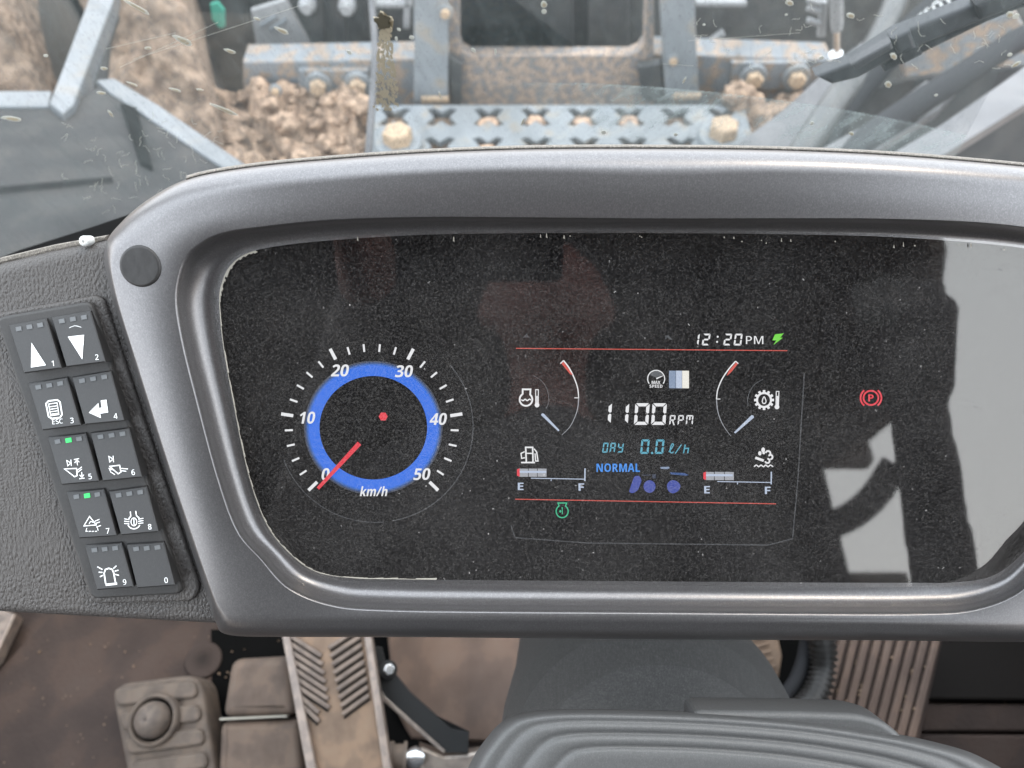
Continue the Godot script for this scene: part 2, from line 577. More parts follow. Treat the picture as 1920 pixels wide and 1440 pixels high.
# ---------- cab shell ----------
func cab() -> void:
	var g := Acc.new()
	g.quad(Vector3(-300, -1.25, 300), Vector3(300, -1.25, 300), Vector3(300, -1.25, -300), Vector3(-300, -1.25, -300), Vector3.UP)
	structure("ground", g, M.ground)
	var f := Acc.new()
	f.box(Vector3(-0.06, -0.02, 0.2), Basis(), Vector3(1.6, 0.04, 1.5), 0.0)
	structure("floor", f, M.floor)
	var t := thing("cab_shell", "dark cab roof, posts and side panels around the operator's place", "cab", Vector3(0.06, 0, 0.2))
	var a := Acc.new()
	a.box(Vector3(0.06, 1.83, 0.44), Basis(), Vector3(1.36, 0.06, 1.06), 0.01)
	part("roof", a, M.trim, t)
	for s in [-1, 1]:
		var tall := 0.60 if s == 1 else 0.46
		a = Acc.new()
		a.box(Vector3(0.69 if s == 1 else -0.84, tall / 2, 0.2), Basis(), Vector3(0.05, tall, 1.38), 0.01)
		part("side_panel", a, M.trim, t)
		for z in [-0.50, 0.92]:
			if s == 1 and z > 0.0: continue
			a = Acc.new()
			a.box(Vector3(0.06 + s * 0.62, 1.0, z), Basis(), Vector3(0.07, 1.65, 0.07), 0.01)
			part("corner_post", a, M.trim, t)
	a = Acc.new()
	a.box(Vector3(0.06 - 0.62, 1.2, 0.775), Basis(), Vector3(0.04, 1.2, 0.37), 0.01)
	part("door_rear_panel", a, M.seat, t)
	a = Acc.new()   # slanted quarter trim at the rear of the right window
	a.slab(Transform3D(Basis(Vector3.FORWARD, Vector3.UP, Vector3.RIGHT), Vector3(0.66, 0, 0)), PackedVector2Array([Vector2(-0.98, 1.80), Vector2(-0.42, 1.80), Vector2(-0.43, 1.44), Vector2(-0.60, 1.28), Vector2(-0.98, 1.34)]), 0.03, 0.03, 0.004)
	part("quarter_trim", a, M.trim, t)
	a = Acc.new()
	a.box(Vector3(0.01, 0.9, 0.98), Basis(), Vector3(1.26, 1.85, 0.05), 0.01)
	part("rear_wall", a, M.seat, t)
	for q in [[0.55, 1.10], [1.58, 0.48]]:   # above and below the small rear corner window
		a = Acc.new()
		a.box(Vector3(0.695, q[0], 0.98), Basis(), Vector3(0.108, q[1], 0.05), 0.01)
		part("rear_corner_panel", a, M.trim, t)
	a = Acc.new()
	a.tube(spline([refl(1560, 985, 1.0), refl(1600, 965, 1.0), refl(1640, 930, 1.0), refl(1680, 870, 1.0)], 5), [0.022], 10)
	part("grab_handle", a, M.seat, t)
	a = Acc.new()
	a.box(Vector3(0.06, 0.12, -0.53), Basis(), Vector3(1.25, 0.28, 0.04), 0.01)
	part("front_panel", a, M.floor, t)
	var s := thing("operator_seat", "black operator's seat behind the dash, seen only as a dark reflection in the glass", "seat", Vector3(0.05, 0, 0.55))
	a = Acc.new()
	a.box(Vector3(0.05, 0.42, 0.50), Basis(), Vector3(0.5, 0.14, 0.5), 0.04)
	part("seat_cushion", a, M.seat, s)
	a = Acc.new()
	a.box(Vector3(0.05, 0.85, 0.76), Basis(Vector3.RIGHT, 0.12), Vector3(0.5, 0.8, 0.12), 0.04)
	part("backrest", a, M.seat, s)
	a = Acc.new()
	a.box(Vector3(0.05, 0.17, 0.52), Basis(), Vector3(0.4, 0.34, 0.4), 0.02)
	part("pedestal", a, M.seat, s)

# ---------- undercarriage seen through the windshield ----------
func bolt_at(parent: Node3D, o: Vector3, dir: Vector3, r: float, ring_m := "paint_clean", head_m := "mud_bolt") -> void:
	var T := plane(o, dir)
	var a := Acc.new()
	var ring := PackedVector2Array()
	for i in 18:
		ring.append(Vector2(cos(TAU * i / 18), sin(TAU * i / 18)) * r * 1.75)
	a.slab(T, ring, r * 0.5, r * 0.5, r * 0.15)
	var w := part("bolt", a, M[ring_m], parent)
	var b := Acc.new()
	var hex := PackedVector2Array()
	for i in 6:
		hex.append(Vector2(cos(TAU * i / 6 + 0.3), sin(TAU * i / 6 + 0.3)) * r * 1.1)
	b.slab(T, hex, r * 1.5, r * 1.0, r * 0.25)
	part("bolt_head", b, M[head_m], w)

func lumpy(x: float, y: float, n: FastNoiseLite) -> float:
	return n.get_noise_2d(x, y)

func tyre(called: String, c: Vector3, yaw: float, r: float, half: float, label: String, sd: int) -> void:
	var t := thing(called, label, "tyre", Vector3(c.x, c.y - r, c.z), "muddy tyres beside the chassis")
	var n := noise(FastNoiseLite.TYPE_SIMPLEX, 6.0, 4, sd)
	var clod := noise(FastNoiseLite.TYPE_CELLULAR, 11.0, 1, sd + 30)
	clod.cellular_return_type = FastNoiseLite.RETURN_DISTANCE
	var B := Basis(Vector3.UP, yaw)
	var rows := []
	var seg := 260
	var prof := [[-1.0, 0.60], [-1.0, 0.85], [-0.97, 0.93], [-0.88, 0.975]]
	for i in 29:
		prof.append([-0.8 + 1.6 * i / 28.0, 0.985 + 0.015 * (1.0 - absf(-0.8 + 1.6 * i / 28.0))])
	prof.append_array([[0.88, 0.975], [0.97, 0.93], [1.0, 0.85], [1.0, 0.60]])
	for q in prof:
		var row := PackedVector3Array()
		for j in seg:
			var th := TAU * j / seg
			var rr: float = r * q[1]
			var x: float = half * q[0]
			if q[1] > 0.9:
				var ph := fposmod(th / TAU * 20.0 + absf(q[0]) * 0.8, 1.0)
				rr += 0.030 * smoothstep(0.12, 0.25, ph) * (1.0 - smoothstep(0.62, 0.75, ph)) * (1.0 if absf(q[0]) > 0.1 else 0.4)
				rr += 0.045 * n.get_noise_3d(x * 1.6, cos(th) * r * 1.6, sin(th) * r * 1.6) + 0.035 * (0.6 - pow(clod.get_noise_3d(x, cos(th) * r, sin(th) * r) + 1.0, 2.0))
			row.append(c + B * Vector3(x, sin(th) * rr, cos(th) * rr))
		rows.append(row)
	var a := Acc.new()
	a.grid(rows, true, c + Vector3(0, 3, 0.0))
	part("tread", a, M.tyre, t)
	for s in [-1, 1]:
		var b := Acc.new()
		b.tube([c + B * Vector3(s * half * 0.55, 0, 0), c + B * Vector3(s * half * 0.9, 0, 0)], [r * 0.61], 28)
		part("rim", b, M.dark_steel, t)

func bar(acc: Acc, T: Transform3D, pts: Array, thick: float, bev := 0.003, h := 0.0) -> void:
	acc.slab(T, lays(T, pts, h), h, thick, bev)

func outside() -> void:
	# the upright face of the chassis
	var TC := plane(Vector3(0, 0, -2.36), Vector3.BACK)
	var TR := plane(Vector3(0, 0, -2.29), Vector3.BACK)
	var ch := thing("chassis_frame", "blue grey chassis cross frame caked with tan mud, bolted behind the perforated step", "frame", Vector3(0, -1.0, -2.4))
	var a := Acc.new()
	bar(a, TC, [[455, 116], [868, 108], [868, 210], [455, 215]], 0.10, 0.008)
	part("frame_plate", a, M.paint, ch)
	a = Acc.new()
	bar(a, TC, [[1215, 100], [1560, 112], [1600, 205], [1215, 205]], 0.10, 0.008)
	part("frame_plate", a, M.paint, ch)
	a = Acc.new()
	var hole := [[842, 210], [842, -60], [862, -60], [862, 80], [868, 96], [882, 104], [1180, 104], [1198, 96], [1208, 80], [1212, -60], [1226, -60], [1226, 210]]
	bar(a, TC, hole, 0.05, 0.004, 0.012)
	part("opening_surround", a, M.rust, ch)
	a = Acc.new()
	bar(a, TC, [[842, 106], [868, 120], [864, 205], [846, 205]], 0.03, 0.004, 0.05)
	part("gusset", a, M.dark_steel, ch)
	a = Acc.new()
	bar(a, TC, [[1195, 125], [1238, 120], [1246, 190], [1204, 190]], 0.03, 0.004, 0.05)
	part("gusset", a, M.dark_steel, ch)
	a = Acc.new()
	bar(a, TC, [[560, 132], [690, 132], [690, 176], [560, 176]], 0.02, 0.004, 0.02)
	part("bolt_plate", a, M.paint, ch)
	a = Acc.new()
	bar(a, TC, [[1372, 118], [1515, 118], [1515, 168], [1372, 168]], 0.02, 0.004, 0.02)
	part("bolt_plate", a, M.paint, ch)
	for q in [[598, 157], [672, 157], [1412, 143], [1492, 143]]:
		bolt_at(ch, hit(TC, q[0], q[1], 0.021), Vector3.BACK, 0.026)
	for q in [[517, 168, 0.012], [835, 22, 0.014], [1262, 112, 0.012]]:
		bolt_at(ch, hit(TR, q[0], q[1], 0.0), Vector3.BACK, q[2])
	# ladder rails
	for q in [[[776, -40], [840, -40], [840, 192], [776, 192]], [[1236, -40], [1300, -40], [1311, 186], [1248, 186]]]:
		var left: bool = q[0][0] < 1000
		var t := thing("ladder_rail", "broad blue grey upright bar left of the dark opening" if left else "broad blue grey upright bar right of the dark opening", "rail", hit(TR, q[2][0], q[2][1]), "upright bars of the ladder")
		var b := Acc.new()
		bar(b, TR, q, 0.05, 0.004)
		part("bar", b, M.paint_clean, t)
		b = Acc.new()
		var foot := hit(TR, (q[2][0] + q[3][0]) / 2.0 + 8, q[2][1] - 6, 0.004)
		b.box(foot, Basis(), Vector3(0.09, 0.02, 0.02), 0.005)
		part("mud_lump", b, M.mud_bolt, t)
	# perforated step: a real plate with X shaped holes
	var TS := plane(Vector3(0, -0.53, -2.0), Vector3.UP)
	var st := thing("step_plate", "pale blue grey step plate punched with two rows of X shaped holes", "step", hit(TS, 1040, 270))
	var p0 := lay(TS, 700, 197)
	var p1 := lay(TS, 1392, 190)
	var nrow := 4
	var pitch := (p1.x - p0.x) / 8.0
	var rowy := absf(lay(TS, 1090, 268).y - lay(TS, 1090, 213).y)
	var top := p0.y
	a = Acc.new()
	for c in 8:
		for r in nrow:
			var o := Vector2(p0.x + pitch * (c + 0.5), top - rowy * (r + 0.5) + 0.012)
			var x0 := Vector2(pitch / 2, rowy / 2)
			var up_y := (top + 0.0 if r == 0 else o.y + rowy / 2)
			var l := 0.047
			var blank := (r > 0 and (c == 0 or c == 7)) or r > 2
			var lo_y := o.y - rowy / 2
			if blank:
				a.flat(TS, PackedVector2Array([Vector2(o.x - x0.x, lo_y), Vector2(o.x + x0.x, lo_y), Vector2(o.x + x0.x, up_y), Vector2(o.x - x0.x, up_y)]), 0.0)
				continue
			var half := [Vector2(0, 0.45), Vector2(0.55, 1.0), Vector2(1.0, 0.8), Vector2(0.5, 0.0), Vector2(1.0, -0.8), Vector2(0.55, -1.0), Vector2(0, -0.45)]
			for s in [-1, 1]:
				var pp := PackedVector2Array()
				pp.append(Vector2(o.x, up_y))
				for h in half:
					pp.append(o + Vector2(h.x * s * l * 1.05, h.y * l))
				pp.append(Vector2(o.x, lo_y)); pp.append(Vector2(o.x + s * x0.x, lo_y)); pp.append(Vector2(o.x + s * x0.x, up_y))
				a.flat(TS, pp, 0.0)
				for i in half.size() - 1:
					var u0 := o + Vector2(half[i].x * s * l * 1.05, half[i].y * l)
					var u1 := o + Vector2(half[i + 1].x * s * l * 1.05, half[i + 1].y * l)
					var mid := (o - (u0 + u1) / 2).normalized()
					a.quad(TS * Vector3(u0.x, u0.y, 0), TS * Vector3(u1.x, u1.y, 0), TS * Vector3(u1.x, u1.y, -0.022), TS * Vector3(u0.x, u0.y, -0.022), TS.basis * Vector3(mid.x, mid.y, 0))
	part("perforated_plate", a, M.step_paint, st)
	a = Acc.new()
	var e := [Vector2(p0.x, top), Vector2(p1.x, top), Vector2(p1.x, top - rowy * nrow + 0.012), Vector2(p0.x, top - rowy * nrow + 0.012)]
	for i in 4:
		var u: Vector2 = e[i]
		var v: Vector2 = e[(i + 1) % 4]
		var d := (v - u).normalized()
		var o3 := TS.basis * Vector3(-d.y, d.x, 0)
		a.quad(TS * Vector3(u.x, u.y, 0), TS * Vector3(v.x, v.y, 0), TS * Vector3(v.x, v.y, -0.05), TS * Vector3(u.x, u.y, -0.05), o3)
	part("folded_edge", a, M.step_paint, st)
	for c in [2, 3, 4, 5, 7]:   # mud packed into some of the holes from below
		for r in 2:
			var o := Vector2(p0.x + pitch * (c + 0.5), top - rowy * (r + 0.5) + 0.006)
			var lump := PackedVector2Array()
			for i in 10:
				lump.append(o + Vector2(cos(TAU * i / 10), sin(TAU * i / 10) * 0.8) * 0.042 * rng.randf_range(0.7, 1.1))
			a = Acc.new()
			a.slab(TS, lump, -0.010, 0.03, 0.008)
			part("packed_mud", a, M.mud_light, st)
	for q in [[748, 274], [1352, 262]]:
		bolt_at(st, hit(TS, q[0], q[1], 0.001), Vector3.UP, 0.042)
	# mud heaped before the frame
	var n := noise(FastNoiseLite.TYPE_SIMPLEX, 3.2, 5, 77)
	var n2 := noise(FastNoiseLite.TYPE_CELLULAR, 9.0, 1, 78)
	n2.cellular_return_type = FastNoiseLite.RETURN_DISTANCE
	var n3 := noise(FastNoiseLite.TYPE_CELLULAR, 22.0, 1, 79)
	n3.cellular_return_type = FastNoiseLite.RETURN_DISTANCE
	var rows := []
	for i in 150:
		var row := PackedVector3Array()
		for j in 240:
			var x := -1.35 + 2.55 * j / 239.0
			var z := -2.34 + 1.5 * i / 149.0
			var y := -0.615 - (z + 2.34) * 0.30 + 0.11 * n.get_noise_2d(x, z) + 0.075 * (1.0 - pow(n2.get_noise_2d(x, z) + 1.0, 2.0)) + 0.042 * (1.0 - pow(n3.get_noise_2d(x + 0.02 * n.get_noise_2d(z * 5.0, x * 5.0), z) + 1.0, 2.0)) - 0.03
			if x > -0.50 and x < 0.72: y = minf(y, -0.64)
			row.append(Vector3(x, y, z))
		rows.append(row)
	a = Acc.new()
	a.grid(rows, false, C)
	for i in 600:   # separate clods lying on it
		var x := rng.randf_range(-1.25, -0.30) if i < 470 else rng.randf_range(0.70, 1.15)
		var z := -2.33 + 0.75 * rng.randf()
		var ri := clampi(int((z + 2.34) / 1.5 * 149.0), 0, 149)
		var rj := clampi(int((x + 1.35) / 2.55 * 239.0), 0, 239)
		var rad := 0.008 + 0.036 * pow(rng.randf(), 2.4)
		var o: Vector3 = rows[ri][rj] + Vector3(0, rad * 0.35, 0)
		var ring := []
		for u in 7:
			var line := PackedVector3Array()
			for w in 9:
				var d := Vector3(sin(PI * u / 6.0) * cos(TAU * w / 9.0), cos(PI * u / 6.0), sin(PI * u / 6.0) * sin(TAU * w / 9.0))
				line.append(o + d * rad * (1.0 + 0.9 * n.get_noise_3d(d.x * 0.4 + i, d.y * 0.4, d.z * 0.4)) * Vector3(1.2, 0.75, 1.0))
			ring.append(line)
		a.grid(ring, true, o + Vector3(0, 4, 0))
	var heap := solo("mud_heap", a, M.mud, "tan and grey clods of churned mud lying between the tyre and the step", "mud")
	heap.set_meta("kind", "stuff")
	tyre("tyre", Vector3(-1.22, -0.86, -2.52), 0.30, 0.56, 0.155, "mud caked tyre between the two pale guard edges, nearest to the step", 5)
	tyre("tyre", Vector3(-1.83, -0.70, -2.58), 0.25, 0.60, 0.24, "mud caked tyre at the far left, outside the upright guard edge", 6)
	# folded steel guard on the left
	var TG := plane3(at(-250, 195, 1.55), at(190, 160, 1.75), at(300, 420, 1.25))
	var gd := thing("steel_guard", "folded dark grey steel guard with pale top edges in front of the tyres at left", "guard", hit(TG, 150, 420))
	a = Acc.new()
	bar(a, TG, [[-250, 200], [95, 197], [135, 192], [186, 160], [470, 330], [640, 470], [300, 560], [-250, 640]], 0.02, 0.003)
	part("sheet", a, M.guard, gd)
	a = Acc.new()
	bar(a, TG, [[-250, 170], [97, 170], [92, 199], [-250, 200]], 0.04, 0.004, 0.006)
	part("left_edge", a, M.paint_edge, gd)
	a = Acc.new()
	bar(a, TG, [[180, 150], [214, 146], [300, 198], [482, 322], [640, 440], [600, 446], [440, 328], [205, 172]], 0.04, 0.004, 0.006)
	part("sloping_edge", a, M.paint_edge, gd)
	a = Acc.new()
	bar(a, TG, [[172, -60], [232, -60], [213, 0], [138, 195], [118, 212], [92, 192], [165, 0]], 0.05, 0.005, 0.016)
	part("upright_edge", a, M.paint_edge, gd)
	a = Acc.new()
	bar(a, TG, [[236, -60], [248, -60], [205, 60], [196, 145], [172, 160], [140, 198]], 0.03, 0.003, -0.03)
	part("side_sheet", a, M.guard, gd)
	a = Acc.new()
	bar(a, TG, [[225, 190], [255, 200], [285, 310], [262, 300]], 0.012, 0.003, 0.012)
	part("rib", a, M.black, gd)
	a = Acc.new()
	bar(a, TG, [[-250, 268], [60, 262], [210, 330], [-250, 372]], 0.012, 0.003, 0.012)
	part("rib", a, M.guard, gd)
	# machinery behind the frame
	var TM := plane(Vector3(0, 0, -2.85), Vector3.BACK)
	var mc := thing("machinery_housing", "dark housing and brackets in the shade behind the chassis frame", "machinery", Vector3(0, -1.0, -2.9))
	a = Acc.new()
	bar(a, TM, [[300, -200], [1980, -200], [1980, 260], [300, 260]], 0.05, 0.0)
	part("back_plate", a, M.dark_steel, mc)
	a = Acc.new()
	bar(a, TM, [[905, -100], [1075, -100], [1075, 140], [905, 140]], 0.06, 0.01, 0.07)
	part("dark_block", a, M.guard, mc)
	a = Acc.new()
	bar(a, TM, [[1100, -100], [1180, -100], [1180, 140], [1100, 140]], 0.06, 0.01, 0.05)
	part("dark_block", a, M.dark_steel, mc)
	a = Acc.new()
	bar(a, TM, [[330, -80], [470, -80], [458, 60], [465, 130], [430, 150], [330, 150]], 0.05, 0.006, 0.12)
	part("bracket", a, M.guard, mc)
	var TB := plane(Vector3(0, 0, -2.6), Vector3.BACK)
	a = Acc.new()
	bar(a, TB, [[470, 20], [535, 0], [586, 92], [560, 112], [500, 120], [482, 100]], 0.02, 0.004)
	part("loose_plate", a, M.grey_plate, mc)
	a = Acc.new()
	bar(a, TB, [[486, 48], [515, 30], [518, 34], [490, 53]], 0.012, 0.002, 0.012)
	part("slot_lip", a, M.paint_clean, mc)
	a = Acc.new()
	bar(a, TB, [[505, 55], [534, 36], [537, 41], [508, 61]], 0.012, 0.002, 0.012)
	part("slot_lip", a, M.paint_clean, mc)
	a = Acc.new()
	bar(a, TB, [[394, 8], [408, 4], [421, 20], [422, 50], [412, 54], [397, 36]], 0.01, 0.002, 0.03)
	part("green_tag", a, M.green_tag, mc)
	for q in [[578, 4], [652, 6]]:
		a = Acc.new()
		var o := hit(TB, q[0], q[1])
		a.tube([o, o + Vector3(0, 0, 0.03), o + Vector3(0, 0, 0.05)], [0.03, 0.03, 0.018], 16)
		part("plug_cap", a, M.grey_plate, mc)
	for q in [[[575, -80], [600, -80], [612, 120], [588, 120]], [[618, -80], [640, -80], [652, 115], [630, 115]], [[682, -80], [690, -80], [690, 60], [684, 60]], [[698, 6], [772, 6], [772, 16], [698, 16]], [[758, -60], [770, -60], [768, 55], [756, 55]], [[1305, 4], [1400, 4], [1400, 14], [1305, 14]], [[1310, 96], [1356, 62], [1360, 68], [1314, 104]]]:
		a = Acc.new()
		bar(a, TB, q, 0.03, 0.005)
		part("pipe_bar", a, M.guard if q[0][0] < 690 else M.grey_plate, mc)
	# damper rod and clip at right
	var rod := thing("damper_rod", "chrome rod sliding out of a grey cylinder, standing on a white foot behind the wiper", "damper", hit(TR, 1568, 118))
	var rp := func(px, py, h): return hit(TR, px, py, h)
	a = Acc.new(); a.tube([rp.call(1568, -80, 0.05), rp.call(1569, 44, 0.05), rp.call(1569, 56, 0.05)], [0.019, 0.019, 0.016], 16)
	part("cylinder", a, M.grey_plate, rod)
	a = Acc.new(); a.tube([rp.call(1569, 50, 0.05), rp.call(1569, 102, 0.05)], [0.010], 12)
	part("rod", a, M.chrome, rod)
	a = Acc.new(); a.tube([rp.call(1567, 100, 0.05), rp.call(1567, 120, 0.05)], [0.021, 0.019], 16)
	part("foot", a, M.key_print, rod)
	a = Acc.new(); bar(a, TR, [[1540, 5], [1552, 5], [1548, 70], [1534, 72]], 0.02, 0.004, 0.02)
	part("clip_bar", a, M.grey_plate, rod)
	for q in [2, 18, 40]:
		a = Acc.new(); bar(a, TR, [[1516, q - 4], [1540, q + 4], [1539, q + 13], [1513, q + 4]], 0.015, 0.003, 0.03)
		part("clip_tooth", a, M.grey_plate, rod)
	# hoses
	a = Acc.new()
	var hp := []
	for q in [[697, -60, 1.75], [697, 0, 1.72], [703, 90, 1.66], [698, 190, 1.58], [690, 300, 1.5], [684, 380, 1.44]]:
		hp.append(at(q[0], q[1], q[2]))
	a.tube(spline(hp, 6), [0.0075], 10)
	solo("cable", a, M.strut, "thin blue grey cable running down beside the left upright bar", "cable")
	var k := 0
	for h in [[[[1700, -120, 2.1], [1690, -40, 2.05], [1670, 30, 1.95], [1625, 115, 1.85], [1560, 200, 1.75], [1470, 340, 1.62]], 0.031, "thick grey hydraulic hose left of the printed one"], [[[1850, -120, 2.0], [1790, -20, 1.95], [1720, 45, 1.9], [1668, 100, 1.85], [1590, 190, 1.8], [1490, 350, 1.68]], 0.034, "thick hydraulic hose printed ISO1 in white along its side"], [[[1985, 40, 1.9], [1900, 80, 1.85], [1790, 150, 1.75], [1660, 235, 1.65], [1600, 290, 1.6], [1530, 400, 1.5]], 0.028, "black hydraulic hose under the wiper at the far right"]]:
		a = Acc.new()
		var pp := []
		for q in h[0]:
			pp.append(at(q[0], q[1], q[2]))
		a.tube(spline(pp, 6), [h[1]], 16)
		var ho := thing("hydraulic_hose", h[2], "hose", at(h[0][3][0], h[0][3][1], h[0][3][2]), "hydraulic hoses at the right")
		part("hose_body", a, M.hose if k != 0 else M.dark_steel, ho)
		if k == 1:
			var ink := Ink.new()
			var TI := plane(at(1745, 22, 1.84), -ray(1745, 22))
			ink.nrm = TI.basis.z
			ink.mp = func(q: Vector2) -> Vector3: return hit(TI, q.x, q.y)
			ink.text("ISO1", bold, Vector2(1752, 16), 19, 64, 0.0, -38)
			for q in [[1697, 62], [1704, 56], [1711, 50]]:
				ink.disc(Vector2(q[0], q[1]), 3.5, 1.0, 8)
			part("print", ink.a, M.hose_print, ho)
		k += 1
	# flat steel struts crossing at the lower right
	var sl := ["nearest to the step", "in the middle of the three", "outermost at the right"]
	k = 0
	for s in [[[1352, 290], [1452, 300], [1560, 222], [1668, 120], [1640, 60], [1560, 120], [1470, 205]], [[1500, 300], [1606, 305], [1760, 205], [1800, 160], [1735, 150], [1640, 222]], [[1640, 305], [1745, 305], [1930, 190], [1930, 118], [1870, 160], [1760, 235]]]:
		var z: float = [1.75, 1.55, 1.35][k]
		var T := plane3(at(s[0][0], s[0][1], z), at(s[3][0], s[3][1], z * 1.22), at(s[1][0], s[1][1], z * 1.0))
		a = Acc.new()
		bar(a, T, s, 0.02, 0.004)
		solo("steel_strut", a, M.strut, "flat grey steel strut slanting up to the right, " + sl[k], "strut", "slanting struts at the right")
		k += 1
	a = Acc.new()
	var TH2 := plane(at(1700, 250, 1.98), Vector3(0, 0.5, 1))
	bar(a, TH2, [[1430, 310], [1560, 186], [1700, 150], [1990, 120], [1990, 480], [1430, 480]], 0.05, 0.004)
	solo("dark_housing", a, M.guard, "dark steel housing in the gaps between the slanting struts at right", "housing")
	# pale block behind the wiper
	a = Acc.new()
	bar(a, TC, [[1690, 95], [1760, 60], [1905, 20], [1960, 120], [1800, 200], [1700, 190]], 0.05, 0.01, 0.05)
	solo("side_block", a, M.paint, "pale muddy steel block behind the wiper at right", "block")

# ---------- windshield, its dirt and the wiper ----------
func windshield() -> void:
	var TW := plane(Vector3(0, 0.8, -0.46), Vector3(0, 0.06, 1))
	var w := thing("windshield", "dusty windshield with dried splashes and a wiped arc, beyond the dash", "windshield", Vector3(0, 0.58, -0.46))
	var o := lays(TW, [[-700, 560], [2500, 560]])
	var rect := PackedVector2Array([Vector2(-0.6, -0.27), Vector2(0.72, -0.27), Vector2(0.72, 1.0), Vector2(-0.6, 1.0)])
	var a := Acc.new()
	a.flat(TW, rect, 0.0)
	part("glass", a, M.pane, w)
	# thin film of dust and smears, cleaner inside the wiped arc
	var lo := lay(TW, -60, 520)
	var hi := lay(TW, 1980, -60)
	var im := Image.create(1400, 480, false, Image.FORMAT_RGBA8)
	var n1 := noise(FastNoiseLite.TYPE_SIMPLEX, 0.006, 5, 3)
	var n2 := noise(FastNoiseLite.TYPE_SIMPLEX, 0.03, 4, 8)
	var n3 := noise(FastNoiseLite.TYPE_SIMPLEX, 0.10, 3, 12)
	var r := RandomNumberGenerator.new()
	r.seed = 4
	for yy in 480:
		var py := -60.0 + 580.0 * yy / 479.0
		for xx in 1400:
			var px := -60.0 + 2040.0 * xx / 1399.0
			var al := 0.15 + 0.14 * n1.get_noise_2d(px, py)
			var tone := 0.42
			var line := 112.0 + maxf(0.0, px - 1240.0) * 0.03 + pow(maxf(0.0, px - 1240.0), 2.0) * 0.00013
			if px > 1000.0 and py > line:
				var sm := smoothstep(1000.0, 1300.0, px) * (1.0 - smoothstep(0.0, 190.0, py - line) * 0.75)
				var st := n2.get_noise_2d(px * 0.55 + py * 0.8, (py * 0.85 - px * 0.5) * 0.35)
				al += sm * (0.05 + 0.38 * maxf(0.0, st) + 0.16 * maxf(0.0, n3.get_noise_2d(px, py)))
				if py - line < 4.0: al += 0.12 * sm
				tone = 0.42 + 0.30 * sm
			else:
				var streak := n2.get_noise_2d(px * 0.9 - py * 0.5, (py + px * 0.35) * 0.12)
				al += 0.16 * maxf(0.0, streak) + 0.20 * pow(maxf(0.0, n3.get_noise_2d(px * 0.7, py * 0.45)), 2.0)
			al += 0.16 * maxf(0.0, n1.get_noise_2d(px * 1.8 - py * 0.9 + 700.0, py * 0.45 + px * 0.2))
			if px < 480.0 and py > 180.0:
				al += 0.04 + 0.16 * maxf(0.0, n2.get_noise_2d(px * 0.95 - py * 0.42, (py + px * 0.4) * 0.07)) + 0.20 * pow(maxf(0.0, n2.get_noise_2d(px * 0.8 + py * 0.2, py * 0.8)), 1.6)
			var k := r.randf()
			if k > 0.994: al += 0.40
			im.set_pixel(xx, yy, Color(tone, tone * 1.06, tone * 1.05, clampf(al, 0.0, 0.9)))
	var film := mat("film", Color.WHITE, 0.95)
	film.transparency = BaseMaterial3D.TRANSPARENCY_ALPHA
	film.albedo_texture = ImageTexture.create_from_image(im)
	film.texture_repeat = false
	a = Acc.new()
	var cs := [Vector2(lo.x, lo.y), Vector2(hi.x, lo.y), Vector2(hi.x, hi.y), Vector2(lo.x, hi.y)]
	var ws := []
	for c in cs:
		ws.append(TW * Vector3(c.x, c.y, -0.002))
	a.tri(ws[0], ws[1], ws[2], TW.basis.z, TW.basis.z, TW.basis.z, Vector2(0, 1), Vector2(1, 1), Vector2(1, 0))
	a.tri(ws[0], ws[2], ws[3], TW.basis.z, TW.basis.z, TW.basis.z, Vector2(0, 1), Vector2(1, 0), Vector2(0, 0))
	part("dust_film", a, film, w)
	# dried splashes, each a low blob on the glass with a pale rim
	var blob := mat("blob", lin(0.32, 0.27, 0.19), 0.8)
	var pale := mat("pale_blob", lin(0.42, 0.41, 0.36), 0.8)
	var spots := [[255, 12, 26, 5, 35], [342, 75, 20, 8, 32], [430, 95, 12, 5, 20], [528, 57, 14, 6, 30], [420, 205, 30, 6, 28], [328, 168, 12, 4, 20], [248, 157, 11, 3, 28], [190, 174, 10, 4, 5], [22, 222, 22, 7, 8], [208, 213, 9, 3, 72], [195, 128, 7, 4, 0], [655, 98, 6, 4, 40], [482, 35, 7, 3, 20], [375, 168, 8, 2, 10], [278, 90, 7, 3, 0], [86, 104, 5, 3, 0], [1480, 5, 9, 5, 20], [1675, 105, 10, 5, 40], [1893, 27, 8, 6, 30], [1905, 120, 9, 5, 140], [1522, 231, 5, 4, 60], [1596, 250, 7, 4, 30], [1540, 108, 5, 4, 0], [1595, 29, 9, 5, 20], [1020, 8, 7, 6, 60], [1020, 21, 5, 5, 0], [888, 94, 6, 3, 50], [929, 96, 6, 2, 85], [825, 178, 9, 2, 80], [980, 228, 10, 2, 110], [1283, 150, 8, 2, 110], [1132, 248, 6, 5, 0], [1267, 252, 5, 4, 0], [1474, 27, 3, 2, 0], [1320, 46, 3, 2, 0], [748, 55, 4, 3, 30], [743, 72, 4, 3, 80], [772, 70, 5, 4, 0], [1893, 102, 5, 4, 20], [1755, 178, 4, 3, 0], [1665, 158, 9, 6, 40], [375, 328, 12, 5, 28], [1905, 30, 6, 5, 0]]
